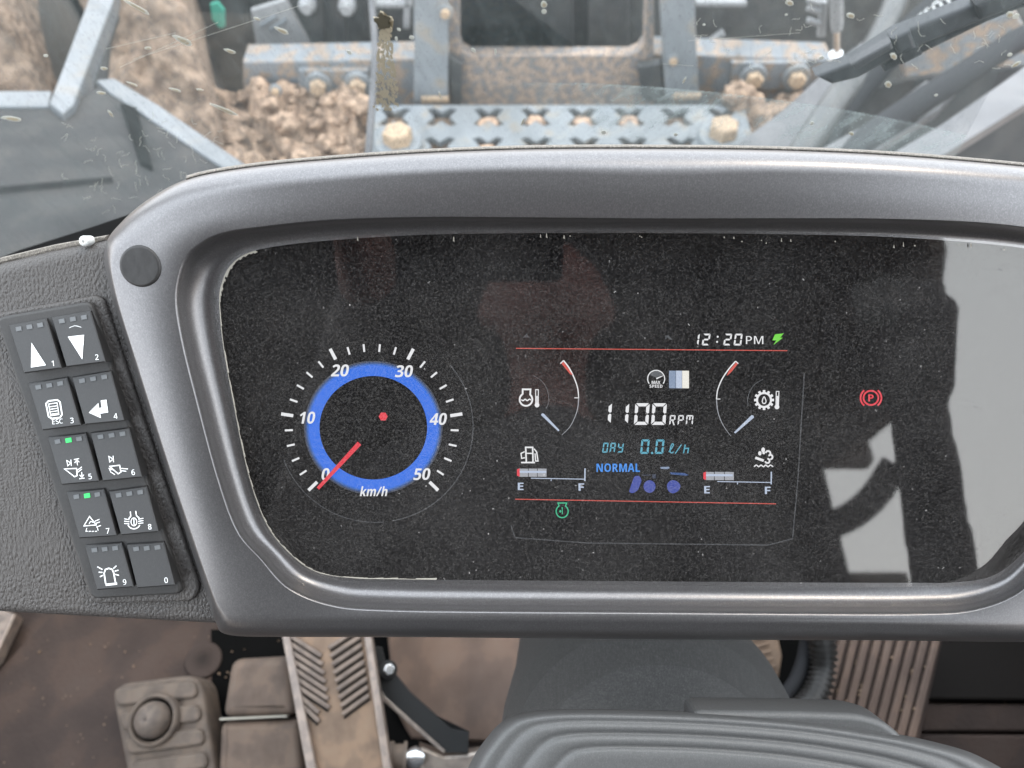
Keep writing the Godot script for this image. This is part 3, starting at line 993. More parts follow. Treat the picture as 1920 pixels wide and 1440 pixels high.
	for s in spots:
		var c := lay(TW, s[0], s[1])
		var rx: float = s[2] * 0.00031
		var ry: float = s[3] * 0.00031
		var an := deg_to_rad(-float(s[4]))
		var rim := PackedVector2Array()
		var inner := PackedVector2Array()
		for i in 16:
			var t := TAU * i / 16
			var taper := 0.55 + 0.45 * (cos(t) * 0.5 + 0.5) if s[2] > 10 else 1.0
			var q := Vector2(cos(t) * rx, sin(t) * ry * taper) * (1.0 + rng.randf_range(-0.12, 0.12))
			rim.append(c + q.rotated(an))
			inner.append(c + (q * 0.62 + Vector2(rx * 0.12, 0)).rotated(an))
		a = Acc.new()
		a.slab(TW, rim, 0.0005, 0.0003, 0.0001, 1)
		var sp := part("splash", a, pale, w)
		if s[2] > 6:
			a = Acc.new()
			a.slab(TW, inner, 0.0007, 0.0002, 0.0001, 1)
			part("splash_core", a, blob, sp)
	# the insect splat with its trail
	var splat := PackedVector2Array()
	var sc := lay(TW, 718, 38)
	for i in 36:
		var t := TAU * i / 36
		var rr := 0.0042 + 0.0030 * sin(t * 3.0 + 0.6) * sin(t * 2.0) + 0.0022 * sin(t * 5.0 + 1.0) + rng.randf_range(-0.0012, 0.0014)
		splat.append(sc + Vector2(cos(t) * rr, sin(t) * rr * 1.15))
	a = Acc.new()
	a.slab(TW, splat, 0.001, 0.0008, 0.0003, 1)
	var big := part("insect_splat", a, blob, w)
	var core := PackedVector2Array()
	for i in 24:
		var t := TAU * i / 24
		core.append(sc + Vector2(cos(t), sin(t)) * (0.003 + 0.0026 * absf(sin(t * 2.5 + 0.4))))
	a = Acc.new()
	a.slab(TW, core, 0.0016, 0.0005, 0.0003, 1)
	part("splat_core", a, mat("splat_dark", lin(0.06, 0.05, 0.03), 0.7), big)
	var trail := Acc.new()
	for i in 420:
		var py := 55.0 + 150.0 * rng.randf()
		var px := 722.0 + (py - 55.0) * 0.02 + rng.randf_range(-1, 1) * (9.0 + (py - 50.0) * 0.10)
		var c := lay(TW, px, py)
		var d := rng.randf_range(0.0003, 0.0012)
		var pp := PackedVector2Array()
		for q in 5:
			pp.append(c + Vector2(cos(TAU * q / 5), sin(TAU * q / 5) * 1.5) * d * rng.randf_range(0.6, 1.2))
		trail.flat(TW, pp, 0.0006 + i * 0.0000005)
	var tr := part("splash_trail", trail, blob, w)
	tr.set_meta("kind", "stuff")
	# squiggly dried water marks
	var marks := Acc.new()
	for i in 120:
		var px := rng.randf_range(120, 430) if i < 70 else rng.randf_range(1300, 1900)
		var py := rng.randf_range(215, 400) if i < 70 else rng.randf_range(10, 130)
		if i < 70 and py > 470.0 - px * 0.35: continue
		var q := Vector2(px, py)
		var dir := rng.randf_range(0, TAU)
		var pts := []
		for k in 6:
			pts.append(q)
			dir += rng.randf_range(-0.9, 0.9)
			q += Vector2(cos(dir), sin(dir)) * rng.randf_range(2.0, 5.0)
		for k in 5:
			var u := lay(TW, pts[k].x, pts[k].y)
			var v := lay(TW, pts[k + 1].x, pts[k + 1].y)
			var nn := (v - u).orthogonal().normalized() * 0.00014
			marks.flat(TW, PackedVector2Array([u - nn, v - nn, v + nn, u + nn]), 0.0004 + i * 0.000002)
	var mk := part("water_marks", marks, pale, w)
	mk.set_meta("kind", "stuff")
	# long scratches
	a = Acc.new()
	for s in [[250, 110, 560, 10], [225, 125, 410, 40], [200, 90, 330, 60], [1290, 75, 1500, 60], [1240, 118, 1300, 122]]:
		var u := lay(TW, s[0], s[1])
		var v := lay(TW, s[2], s[3])
		var nn := (v - u).orthogonal().normalized() * 0.00012
		a.flat(TW, PackedVector2Array([u - nn, v - nn, v + nn, u + nn]), 0.001)
	part("scratches", a, pale, w).set_meta("kind", "stuff")
	# rubber seal along the lower edge
	var TSl := plane(Vector3(0, 0.7, -0.42), Vector3(0, 0.3, 1))
	a = Acc.new()
	bar(a, TSl, [[-500, 700], [0, 506], [140, 462], [240, 428], [420, 380], [700, 350], [1300, 345], [1700, 360], [2300, 400], [2300, 900], [-500, 1000]], 0.03, 0.004)
	part("lower_seal", a, M.black, w)
	# wiper outside the glass
	var TWi := plane(Vector3(0, 0.8, -0.49), Vector3(0, 0.06, 1))
	var wp := thing("wiper", "black wiper arm and blade resting slantwise on the right of the windshield", "wiper", hit(TWi, 1640, 150))
	a = Acc.new()
	bar(a, TWi, [[1530, 145], [1600, 118], [1680, 66], [1850, 0], [1990, -60], [1990, -20], [1860, 34], [1700, 98], [1610, 148], [1560, 160]], 0.012, 0.003)
	part("arm", a, M.wiper, wp)
	a = Acc.new()
	bar(a, TWi, [[1655, 124], [1720, 88], [1850, 28], [1990, -36], [1990, -12], [1850, 44], [1730, 102], [1660, 138]], 0.012, 0.003, -0.004)
	part("blade", a, M.hose, wp)
	a = Acc.new()
	bar(a, TWi, [[1672, 75], [1708, 58], [1720, 92], [1685, 104]], 0.012, 0.003, 0.006)
	part("joint_cover", a, M.wiper, wp)
	a = Acc.new()
	bar(a, TWi, [[1680, 100], [1722, 84], [1732, 104], [1690, 125]], 0.012, 0.003, 0.004)
	part("joint_cover", a, M.hose, wp)
	a = Acc.new()
	bar(a, TWi, [[1830, 12], [1880, -8], [1886, 18], [1838, 40]], 0.012, 0.003, 0.006)
	part("joint_cover", a, M.hose, wp)
	a = Acc.new()
	bar(a, TWi, [[1596, 122], [1672, 80], [1676, 92], [1606, 134]], 0.008, 0.002, 0.010)
	part("arm_edge", a, M.strut, wp)

func lathe(acc: Acc, T: Transform3D, prof: Array, seg := 28) -> void:
	var rows := []
	for q in prof:
		var row := PackedVector3Array()
		for j in seg:
			var t := TAU * j / seg
			row.append(T * Vector3(cos(t) * q[0], sin(t) * q[0], q[1]))
		rows.append(row)
	acc.grid(rows, true, T.origin + T.basis.z * 5.0)

func ridge(acc: Acc, T: Transform3D, x0: float, y0: float, x1: float, y1: float, w: float, h: float, rise: float) -> void:
	var a := Vector2(x0, y0)
	var b := Vector2(x1, y1)
	var n := (b - a).normalized().orthogonal() * w / 2
	var d := (b - a).normalized() * w * 0.35
	bar(acc, T, [[a.x + n.x, a.y + n.y], [a.x - d.x, a.y - d.y], [a.x - n.x, a.y - n.y], [b.x - n.x, b.y - n.y], [b.x + d.x, b.y + d.y], [b.x + n.x, b.y + n.y]], rise, rise * 0.45, h)

# ---------- floor, pedals and what stands among them ----------
func footwell() -> void:
	var a := Acc.new()
	var T0 := plane(Vector3(0, 0.004, 0), Vector3.UP)
	# mats and plates on the floor
	bar(a, T0, [[118, 1130], [560, 1130], [600, 1500], [-260, 1560], [-200, 1460]], 0.004, 0.002, 0.004)
	solo("floor_mat", a, M.floor, "dark brown dusty floor mat under the round pedal switch at left", "mat")
	a = Acc.new()
	bar(a, T0, [[-60, 1120], [30, 1150], [-10, 1235], [-120, 1330]], 0.02, 0.004, 0.03)
	solo("door_sill", a, M.pedal_edge, "pale worn door sill strip at the far left of the floor", "sill")
	a = Acc.new()
	lathe(a, Transform3D(Basis(Vector3.RIGHT, Vector3.FORWARD, Vector3.UP), hit(T0, 382, 1238, 0.006)), [[0.0235, -0.004], [0.0235, 0.0015], [0.022, 0.003], [0.0, 0.003]])
	solo("floor_plug", a, M.floor, "flat round plug in the floor above the square pedal switch", "plug")
	var TB := plane(Vector3(0, 0.05, -0.30), Vector3(0, 1, 0.35))
	a = Acc.new()
	bar(a, TB, [[720, 1150], [1010, 1150], [1000, 1330], [975, 1396], [770, 1388], [740, 1330]], 0.02, 0.006, 0.0)
	solo("floor_panel", a, M.floor_light, "tan dusty panel behind the black bracket, left of the steering column", "panel")
	# grit and crumbs of dry mud
	var grit := Acc.new()
	for i in 90:
		var q := hit(T0, rng.randf_range(0, 540) if i < 66 else rng.randf_range(1740, 1910), rng.randf_range(1190, 1438), 0.009)
		var s := 0.0007 + 0.0018 * pow(rng.randf(), 3.0)
		var B := Basis(Vector3(rng.randf(), 1, rng.randf()).normalized(), rng.randf() * TAU)
		grit.box(q, B, Vector3(s * 2.0, s, s * 1.4), s * 0.2)
	solo("grit", grit, M.pedal, "loose grit and crumbs of dry mud scattered over the cab floor", "grit").set_meta("kind", "stuff")
	# square pedal switch
	var TS := plane(hit(T0, 300, 1370, 0.055), Vector3(-0.05, 1, 0.18))
	var sw := thing("pedal_switch", "square brown rubber pedal pad with a domed foot button in its ring", "pedal", hit(T0, 300, 1370))
	a = Acc.new()
	a.slab(TS, round_poly(lays(TS, [[205, 1284], [376, 1262], [412, 1500], [250, 1520]]), 0.024, 5), 0.0, 0.045, 0.006)
	part("pad", a, M.dusty_rubber, sw)
	for i in 5:
		var y0 := 1291 + i * 45.5
		var x0 := 211 + i * 10.5
		var y1 := 1276 + i * 44.0
		var x1 := 371 + i * 6.5
		a = Acc.new()
		a.slab(TS, round_poly(lays(TS, [[x0 + 4, y0], [x1 - 2, y1], [x1 + 3, y1 + 32], [x0 + 9, y0 + 34]]), 0.012, 4), 0.006, 0.008, 0.004, 3)
		part("tread", a, M.dusty_rubber, sw)
	var TD := TS
	TD.origin = hit(TS, 292, 1350, 0.004)
	a = Acc.new()
	lathe(a, TD, [[0.0305, -0.002], [0.0300, 0.006], [0.0275, 0.010], [0.0250, 0.010], [0.0235, 0.006], [0.0235, -0.002]])
	part("ring", a, M.dusty_rubber, sw)
	a = Acc.new()
	lathe(a, TD, [[0.0232, 0.0025], [0.0205, 0.0025]])
	part("ring_gap", a, M.black, sw)
	a = Acc.new()
	lathe(a, TD, [[0.0205, 0.002], [0.0203, 0.010], [0.0185, 0.016], [0.0150, 0.021], [0.0100, 0.025], [0.0055, 0.0268], [0.0, 0.0272]])
	part("foot_button", a, M.dusty_knob, sw)
	# padded block
	var TP2 := plane(hit(T0, 480, 1340, 0.07), Vector3(0, 1, 0.3))
	var bl := thing("padded_block", "tan dusty padded block split across the middle, between the pedals", "block", hit(T0, 480, 1340))
	a = Acc.new()
	a.slab(TP2, round_poly(lays(TP2, [[432, 1236], [540, 1230], [556, 1342], [414, 1346]]), 0.012), 0.0, 0.07, 0.012, 4)
	part("upper_half", a, M.pad, bl)
	a = Acc.new()
	a.slab(TP2, round_poly(lays(TP2, [[412, 1353], [560, 1350], [575, 1500], [405, 1505]]), 0.010), 0.0, 0.07, 0.010, 4)
	part("lower_half", a, M.pad, bl)
	a = Acc.new()
	bar(a, TP2, [[410, 1347], [538, 1341], [539, 1345], [412, 1351]], 0.01, 0.001, 0.003)
	part("seam_strip", a, M.cream, bl)
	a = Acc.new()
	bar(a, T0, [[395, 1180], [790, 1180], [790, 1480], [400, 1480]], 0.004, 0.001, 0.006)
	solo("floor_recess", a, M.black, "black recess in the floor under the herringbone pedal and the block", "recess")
	# herringbone pedal
	var TH := plane(hit(T0, 620, 1320, 0.12), Vector3(0, 1, 0.25))
	var pd := thing("herringbone_pedal", "long tan metal pedal plate with worn herringbone grooves", "pedal", hit(T0, 620, 1320))
	a = Acc.new()
	bar(a, TH, [[522, 1150], [688, 1150], [741, 1500], [588, 1500]], 0.012, 0.003, 0.0)
	part("plate", a, M.pedal, pd)
	a = Acc.new()
	bar(a, TH, [[520, 1150], [534, 1150], [606, 1500], [584, 1500]], 0.012, 0.002, 0.006)
	part("side_flange", a, M.pedal_edge, pd)
	a = Acc.new()
	bar(a, TH, [[676, 1150], [690, 1150], [744, 1500], [726, 1500]], 0.012, 0.002, 0.006)
	part("side_flange", a, M.pedal_edge, pd)
	for i in 9:
		a = Acc.new()
		ridge(a, TH, 539 + i * 3.1, 1189 + i * 16.4, (601 if i < 7 else 592 - i * 2) + i * 2.6, (1229 if i < 7 else 1222) + i * 16.2, 8.5, 0.0035, 0.003)
		part("ridge", a, M.worn_ridge, pd)
		a = Acc.new()
		ridge(a, TH, 537 + i * 3.1, 1196 + i * 16.4, (599 if i < 7 else 590 - i * 2) + i * 2.6, (1236 if i < 7 else 1229) + i * 16.2, 4.5, 0.0012, 0.001)
		part("groove", a, M.dark_rubber, pd)
	for i in 9:
		a = Acc.new()
		ridge(a, TH, 620 + i * 3.2, 1221 + i * 15.6, 675 + i * 2.3, 1185 + i * 15.8, 4.0, 0.0012, 0.001)
		part("groove", a, M.dark_rubber, pd)
		a = Acc.new()
		ridge(a, TH, 617 + i * 3.2, 1214 + i * 15.6, 672 + i * 2.3, 1178 + i * 15.8, 8.0, 0.0035, 0.003)
		part("ridge", a, M.worn_ridge, pd)
	# black bracket and joint
	var TK2 := plane(hit(T0, 790, 1320, 0.10), Vector3(0.1, 1, 0.3))
	var br := thing("pedal_bracket", "bent black steel bracket bolted beside the herringbone pedal", "bracket", hit(T0, 790, 1320))
	a = Acc.new()
	bar(a, TK2, [[696, 1222], [704, 1211], [716, 1213], [722, 1240], [738, 1258], [768, 1296], [846, 1366], [880, 1372], [878, 1412], [832, 1412], [718, 1312], [704, 1286]], 0.006, 0.001, 0.0)
	part("plate", a, M.bracket, br)
	a = Acc.new()
	bar(a, TK2, [[702, 1238], [707, 1240], [709, 1284], [722, 1306], [836, 1408], [832, 1413], [714, 1311], [703, 1288]], 0.006, 0.001, 0.0022)
	part("worn_edge", a, M.bare_steel, br)
	bolt_at(br, hit(TK2, 727, 1256, 0.0), Vector3(0.4, 1, 0.2), 0.0062, "bracket", "bolt_steel")
	var jo := thing("linkage_joint", "bare metal rod end joint at the foot of the black bracket", "joint", hit(T0, 830, 1425))
	a = Acc.new()
	bar(a, TK2, [[786, 1396], [832, 1414], [878, 1410], [960, 1396], [980, 1500], [786, 1500]], 0.03, 0.006, -0.002)
	part("block", a, M.bare_steel, jo)
	a = Acc.new()
	var j0 := hit(TK2, 730, 1422, 0.0)
	var j1 := hit(TK2, 795, 1422, 0.0)
	a.tube([j0, j0.lerp(j1, 0.12), j0.lerp(j1, 0.13), j0.lerp(j1, 0.4), j0.lerp(j1, 0.41), j0.lerp(j1, 0.5)], [0.018, 0.018, 0.015, 0.015, 0.018, 0.018], 18)
	part("rubber_boot", a, M.dusty_rubber, jo)
	a = Acc.new()
	a.tube([j0.lerp(j1, 0.45), j0.lerp(j1, 0.6), j0.lerp(j1, 0.75), j0.lerp(j1, 0.9), j1], [0.006, 0.011, 0.013, 0.010, 0.006], 18)
	part("ball", a, M.bolt_steel, jo)
	# right: ribbed pedal
	var TR2 := plane(hit(T0, 1640, 1310, 0.10), Vector3(0, 1, 0.35))
	var rp := thing("ribbed_pedal", "brown accelerator pedal with lengthwise rubber ribs and caked dirt at right", "pedal", hit(T0, 1640, 1310))
	a = Acc.new()
	bar(a, TR2, [[1570, 1160], [1778, 1160], [1706, 1480], [1480, 1480]], 0.014, 0.003, 0.0)
	part("plate", a, M.floor, rp)
	for i in 9:
		a = Acc.new()
		var tx := 1588 + i * 22.0
		bar(a, TR2, [[tx - 4, 1165], [tx + 9, 1165], [tx - 64, 1460], [tx - 82, 1460]], 0.006, 0.002, 0.005)
		part("rib", a, M.floor_light, rp)
	for i in 26:
		a = Acc.new()
		var k := rng.randi_range(0, 7)
		var yy := rng.randf_range(1230, 1400)
		var xx := 1588 + k * 22 + 15 - (yy - 1165) * 0.25
		var s := rng.randf_range(2.0, 4.5)
		bar(a, TR2, [[xx - s, yy], [xx, yy - s], [xx + s, yy + 1], [xx + 1, yy + s]], 0.003, 0.001, 0.004)
		part("dirt_crumb", a, M.pedal, rp)
	var tp := thing("tan_pedal", "tan grooved pedal end showing between the steering column and the black hoses", "pedal", hit(T0, 1420, 1240))
	a = Acc.new()
	bar(a, TR2, [[1330, 1160], [1452, 1160], [1468, 1230], [1462, 1270], [1448, 1300], [1340, 1250]], 0.012, 0.003, 0.0)
	part("plate", a, M.pedal, tp)
	for i in 8:
		a = Acc.new()
		ridge(a, TR2, 1350 + i * 4, 1190 + i * 12, 1430 + i * 4, 1165 + i * 14, 5.0, 0.003, 0.0025)
		part("ridge", a, M.pedal, tp)
	# hoses by the ribbed pedal
	var pts := []
	for q in [[1532, 1150, 0.88], [1541, 1200, 0.88], [1544, 1245, 0.88], [1535, 1290, 0.87], [1512, 1325, 0.86], [1470, 1352, 0.85]]:
		pts.append(at(q[0], q[1], q[2]))
	var path := spline(pts, 12)
	var rad := []
	for i in path.size():
		rad.append(0.0125 + 0.0030 * (1.0 if i % 3 == 0 else -0.5))
	a = Acc.new()
	a.tube(path, rad, 16)
	solo("corrugated_hose", a, M.sleeve, "black corrugated cable sleeve curving beside the ribbed pedal", "hose")
	pts = []
	for q in [[1516, 1150, 0.9], [1512, 1210, 0.9], [1500, 1260, 0.89], [1476, 1300, 0.88], [1440, 1340, 0.87]]:
		pts.append(at(q[0], q[1], q[2]))
	a = Acc.new()
	a.tube(spline(pts, 8), [0.0085], 12)
	solo("smooth_hose", a, M.hose, "smooth black hose left of the corrugated sleeve", "hose")
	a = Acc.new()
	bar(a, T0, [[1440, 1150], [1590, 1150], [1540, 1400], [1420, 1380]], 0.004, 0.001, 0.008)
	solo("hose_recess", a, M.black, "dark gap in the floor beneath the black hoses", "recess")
	# right boxes
	var TX := plane(hit(T0, 1830, 1300, 0.05), Vector3(-0.05, 1, 0.2))
	a = Acc.new()
	bar(a, TX, [[1768, 1130], [2150, 1130], [2150, 1315], [1740, 1312]], 0.04, 0.004, 0.0)
	solo("side_cover", a, M.dark_rubber, "dark cover plate at the right end of the floor, behind the pedal", "cover")
	a = Acc.new()
	bar(a, TX, [[1738, 1318], [2150, 1322], [2150, 1372], [1728, 1372]], 0.04, 0.004, -0.008)
	solo("side_ledge", a, M.floor, "narrow dirt streaked ledge below the dark cover plate at right", "ledge")
	a = Acc.new()
	bar(a, TX, [[1728, 1376], [2150, 1380], [2150, 1560], [1690, 1560]], 0.04, 0.004, 0.004)
	solo("side_box", a, M.floor, "brown box corner at the bottom right, under the ledge", "box")

# ---------- left wing of the dash ----------
func dash_wing() -> void:
	var T := TP
	T.origin = TP * Vector3(0, 0, -0.012)
	var w := thing("dash_wing", "grey grained plastic left wing of the dash that carries the keypad", "dashboard", hit(T, 150, 1150))
	var a := Acc.new()
	var edge := [[-350, 640], [-150, 545], [0, 490], [100, 466], [200, 447], [240, 436], [300, 640], [360, 880], [432, 1080], [440, 1196], [405, 1177], [200, 1166], [0, 1155], [-350, 1130]]
	a.slab(T, lays(T, edge), 0.0, 0.045, 0.006, 4)
	part("panel", a, M.wing, w)
	a = Acc.new()
	bar(a, T, [[-350, 622], [-150, 533], [0, 482], [100, 458], [200, 440], [200, 452], [100, 470], [0, 495], [-150, 550], [-350, 645]], 0.03, 0.002, -0.0035)
	part("dusty_top_edge", a, M.ledge, w)
	a = Acc.new()
	lathe(a, plane(hit(T, 160, 452, 0.0), TP.basis.z), [[0.0023, -0.004], [0.0023, 0.0008], [0.0017, 0.0017], [0.0, 0.002]], 14)
	part("screw_cap", a, M.hose_print, w)

# ---------- instrument cluster ----------
func cluster() -> void:
	var cl := thing("instrument_cluster", "grey framed instrument cluster with a blue ringed speedometer and a lit display", "instrument cluster", TP * Vector3(0.06, -0.11, -0.05))
	# outlines: outer edge, start of the face, inner edge of the face, edge of the glass (left half, from the top middle round to the bottom middle)
	var S := [
		[[1225, 278], [1225, 331], [1225, 409], [1225, 437]], [[1000, 279], [1000, 324], [1000, 407], [1000, 437]], [[800, 286], [800, 329], [800, 406], [800, 440]],
		[[612, 299], [614, 343], [622, 411], [640, 449]], [[470, 313], [476, 360], [490, 424], [530, 460]], [[360, 333], [374, 388], [415, 436], [466, 474]],
		[[290, 366], [314, 408], [370, 458], [432, 498]], [[232, 412], [262, 442], [342, 490], [416, 530]], [[197, 464], [216, 480], [327, 556], [411, 565]],
		[[207, 545], [219, 550], [338, 636], [418, 645]], [[257, 710], [268, 712], [366, 748], [438, 758]], [[310, 880], [320, 878], [405, 892], [465, 887]],
		[[352, 1010], [362, 1004], [442, 994], [498, 980]], [[385, 1110], [395, 1098], [487, 1048], [540, 1035]], [[404, 1166], [416, 1142], [540, 1105], [592, 1072]],
		[[428, 1190], [445, 1164], [622, 1138], [662, 1084]], [[530, 1194], [530, 1170], [722, 1147], [745, 1086]], [[820, 1195], [820, 1171], [920, 1150], [920, 1088]], [[1225, 1199], [1225, 1174], [1225, 1152], [1225, 1090]]]
	var rings := []
	for k in 4:
		var half := []
		for s in S:
			half.append(Vector2(s[k][0], s[k][1]))
		var loop := half.duplicate()
		for i in range(S.size() - 2, 0, -1):
			var m: Vector2 = half[i]
			var mx := 2450.0 - m.x
			var low := 0.007 if m.y > 800 else 0.004
			loop.append(Vector2(mx, m.y + low * (mx - m.x)))
		rings.append(spline(loop, 8, true))
	var rows := []
	var add := func(ka: int, kb: int, t: float, h: float) -> void:
		var row := PackedVector3Array()
		for j in rings[0].size():
			var q: Vector2 = rings[ka][j].lerp(rings[kb][j], t)
			row.append(hit(TP, q.x, q.y, h))
		rows.append(row)
	add.call(0, 1, 0.06, -0.055)
	add.call(0, 1, 0.0, -0.020)
	for i in 7:
		var an := PI / 2 * i / 6.0
		add.call(0, 1, 1.0 - cos(an), -0.012 * (1.0 - sin(an)))
	for i in [0.25, 0.5, 0.75, 0.9]:
		add.call(1, 2, i, 0.0008 * sin(i * PI))
	for i in 25:
		var t := pow(i / 24.0, 1.5)
		add.call(2, 3, t, (GLASS - 0.0005) * (1.0 - pow(1.0 - t, 2.4)) * smoothstep(-0.10, 0.30, t))
	var a := Acc.new()
	a.grid(rows, true, C)
	part("bezel", a, M.bezel, cl)
	# dusty shelf behind the top edge
	var shelf := []
	for h in [[-0.0125, -0.5], [-0.0108, 1.5], [-0.0112, 5.0], [-0.013, 7.5], [-0.026, 8.0]]:
		var row := PackedVector3Array()
		for j in rings[0].size():
			var q: Vector2 = rings[0][j]
			if j < 42 or j > rings[0].size() - 42:
				row.append(hit(TP, q.x, q.y + 1.0 - h[1], h[0]))
		var n1 := 42
		var fixed := PackedVector3Array()
		for i in range(n1, row.size()): fixed.append(row[i])
		for i in n1: fixed.append(row[i])
		shelf.append(fixed)
	a = Acc.new()
	a.grid(shelf, false, C + Vector3(0, 2, 0))
	part("dusty_shelf", a, M.ledge, cl)
	# display board behind the glass
	var board := PackedVector2Array()
	var gl := PackedVector2Array()
	var mid := lay(TP, 1225, 770, GLASS)
	for q in rings[3]:
		var v := lay(TP, q.x, q.y, GLASS)
		gl.append(v + (v - mid).normalized() * 0.004)
	a = Acc.new()
	a.slab(TP, gl, GLASS - 0.003, 0.003)
	part("display_board", a, M.screen, cl)
	a = Acc.new()
	a.flat(TP, gl, GLASS - 0.0004)
	var cover := part("cover_glass", a, M.coat, cl)
	# dust lying on the glass
	var im := Image.create(1024, 512, false, Image.FORMAT_RGBA8)
	var r := RandomNumberGenerator.new()
	r.seed = 8
	var nz := noise(FastNoiseLite.TYPE_SIMPLEX, 0.006, 4, 5)
	for y in 512:
		for x in 1024:
			var al := 0.008 + 0.012 * (y / 511.0) + 0.012 * nz.get_noise_2d(x, y) + 0.06 * pow(r.randf(), 3.0)
			im.set_pixel(x, y, Color(0.80, 0.78, 0.76, clampf(al, 0.0, 1.0)))
	for i in 70000:   # lint and grit
		var q := Vector2(r.randf() * 1020.0, pow(r.randf(), 0.62) * 508.0)
		var d := Vector2.from_angle(r.randf() * TAU)
		var al := 0.012 + 0.075 * pow(r.randf(), 2.0) if i > 200 else r.randf_range(0.2, 0.55)
		for s in r.randi_range(1, 2):
			im.set_pixelv(Vector2i(q), Color(0.80, 0.78, 0.76, al))
			q = (q + d).clamp(Vector2.ZERO, Vector2(1023, 511))
	var dust := mat("glass_dust", Color.WHITE, 0.95)
	dust.transparency = BaseMaterial3D.TRANSPARENCY_ALPHA
	dust.albedo_texture = ImageTexture.create_from_image(im)
	dust.uv1_scale = Vector3(2.4, -4.8, 1)
	dust.uv1_offset = Vector3(0.5, 0.5, 0)
	a = Acc.new()
	a.flat(TP, gl, GLASS)
	part("dust_film", a, dust, cover)
	# cream residue along the edge of the glass
	a = Acc.new()
	for j in range(34, 132):
		if j > 37 and j < 132:
			var q: Vector2 = rings[3][j]
			var q2: Vector2 = rings[3][j + 1]
			var c3 := Vector2(900, 770)
			var w0 := (1.2 + 2.2 * rng.randf()) if j > 62 else 2.5 + 4.0 * rng.randf()
			var i0 := (c3 - q).normalized()
			var i1 := (c3 - q2).normalized()
			var o0 := hit(TP, q.x, q.y, GLASS + 0.0006)
			var o1 := hit(TP, q2.x, q2.y, GLASS + 0.0006)
			a.quad(o0, o1, hit(TP, q2.x + i1.x * w0, q2.y + i1.y * w0, GLASS + 0.0005), hit(TP, q.x + i0.x * w0 * 0.8, q.y + i0.y * w0 * 0.8, GLASS + 0.0005), TP.basis.z)
	for i in 22:
		var px := rng.randf_range(640, 1900)
		var py := 446.0 + maxf(0.0, px - 1300) * 0.03 + rng.randf_range(-4, 6)
		var hh := 1.0 + 4.0 * pow(rng.randf(), 2.0)
		var ww := rng.randf_range(0.5, 1.4)
		a.flat(TP, lays(TP, [[px, py - hh], [px + ww, py - hh], [px + ww + 1, py + hh], [px - 1, py + hh * 0.6]], GLASS), GLASS + 0.0007 + i * 0.000002)
	part("dirt_line", a, M.cream, cl).set_meta("kind", "stuff")
	# round plug
	a = Acc.new()
	var TPl := plane(hit(TP, 266, 499, -0.0005), TP.basis.z)
	var disc := PackedVector2Array()
	for i in 40:
		disc.append(Vector2.from_angle(TAU * i / 40) * 0.0086)
	a.slab(TPl, disc, 0.0021, 0.005, 0.0013, 4)
	part("round_plug", a, M.plug, cl)
	speedometer(cl)
	display(cl)

func ink(h: float, scale := 1.0, off := Vector2.ZERO) -> Ink:
	var k := Ink.new()
	k.nrm = TP.basis.z
	k.mp = func(q: Vector2) -> Vector3: return hit(TP, off.x + q.x * scale, off.y + q.y * scale, h)
	return k

func speedometer(cl: Node3D) -> void:
	var H := GLASS - 0.0026
	var c := Vector2(700, 802)
	var k := ink(H)
	k.arc(c, 111, 0, 360, 20, 0.965, 90)
	var ring := part("speed_ring", k.a, M.blue_lit, cl)
	var fade := ["blue_fade_lit", "blue_soft_lit", "blue_rim_lit"]
	for i in 3:
		k = ink(H)
		k.arc(c, 122.5 + i * 3.0, 0, 360, 3.0, 0.965, 90)
		part("ring_fade", k.a, M[fade[i]], ring)
	k = ink(H + 0.0001)
	k.arc(c + Vector2(4, -2), 183, -80, 40, 2.0, 0.98, 60)
	k.arc(c + Vector2(4, -2), 183, 200, 275, 1.6, 0.98, 60)
	part("dial_edge", k.a, M.faint_lit, cl)
	for i in 26:
		var ang := deg_to_rad(225.0 - 270.0 * i / 25.0)
		var d := Vector2(cos(ang), -sin(ang) * 0.965)
		var big := i % 5 == 0
		var sh := Vector2(-3, 0) if i > 0 and i < 25 else Vector2.ZERO
		k = ink(H + 0.0003)
		k.stroke([c + sh + d * (149 if big else 148), c + sh + d * (172 if big else 163)], 6.0 if big else 3.6)
		part("tick", k.a, M.white_lit, cl)
	for q in [["10", 576, 783, 31], ["20", 638, 694.5, 34], ["30", 758, 696, 34], ["40", 822, 785.5, 33], ["50", 791.5, 889, 32], ["0", 610.5, 889, 15]]:
		k = ink(H + 0.0006)
		k.text(q[0], bold, Vector2(q[1], q[2]), 22.5, q[3] * 0.93, 0.18)
		part("numeral", k.a, M.white_lit, cl)
	k = ink(H + 0.0006)
	k.text("km/h", bold, Vector2(701.5, 921), 18.5, 50, 0.2)
	part("unit_print", k.a, M.white_lit, cl)
	k = ink(H + 0.0012)
	k.stroke([Vector2(674, 831), Vector2(596, 916)], 9.0, false, 6.0)
	part("needle", k.a, M.red_lit, cl)
	k = ink(H + 0.0012)
	k.disc(Vector2(718.5, 781), 8.5, 1.0, 6)
	part("needle_pivot", k.a, M.red_lit, cl)

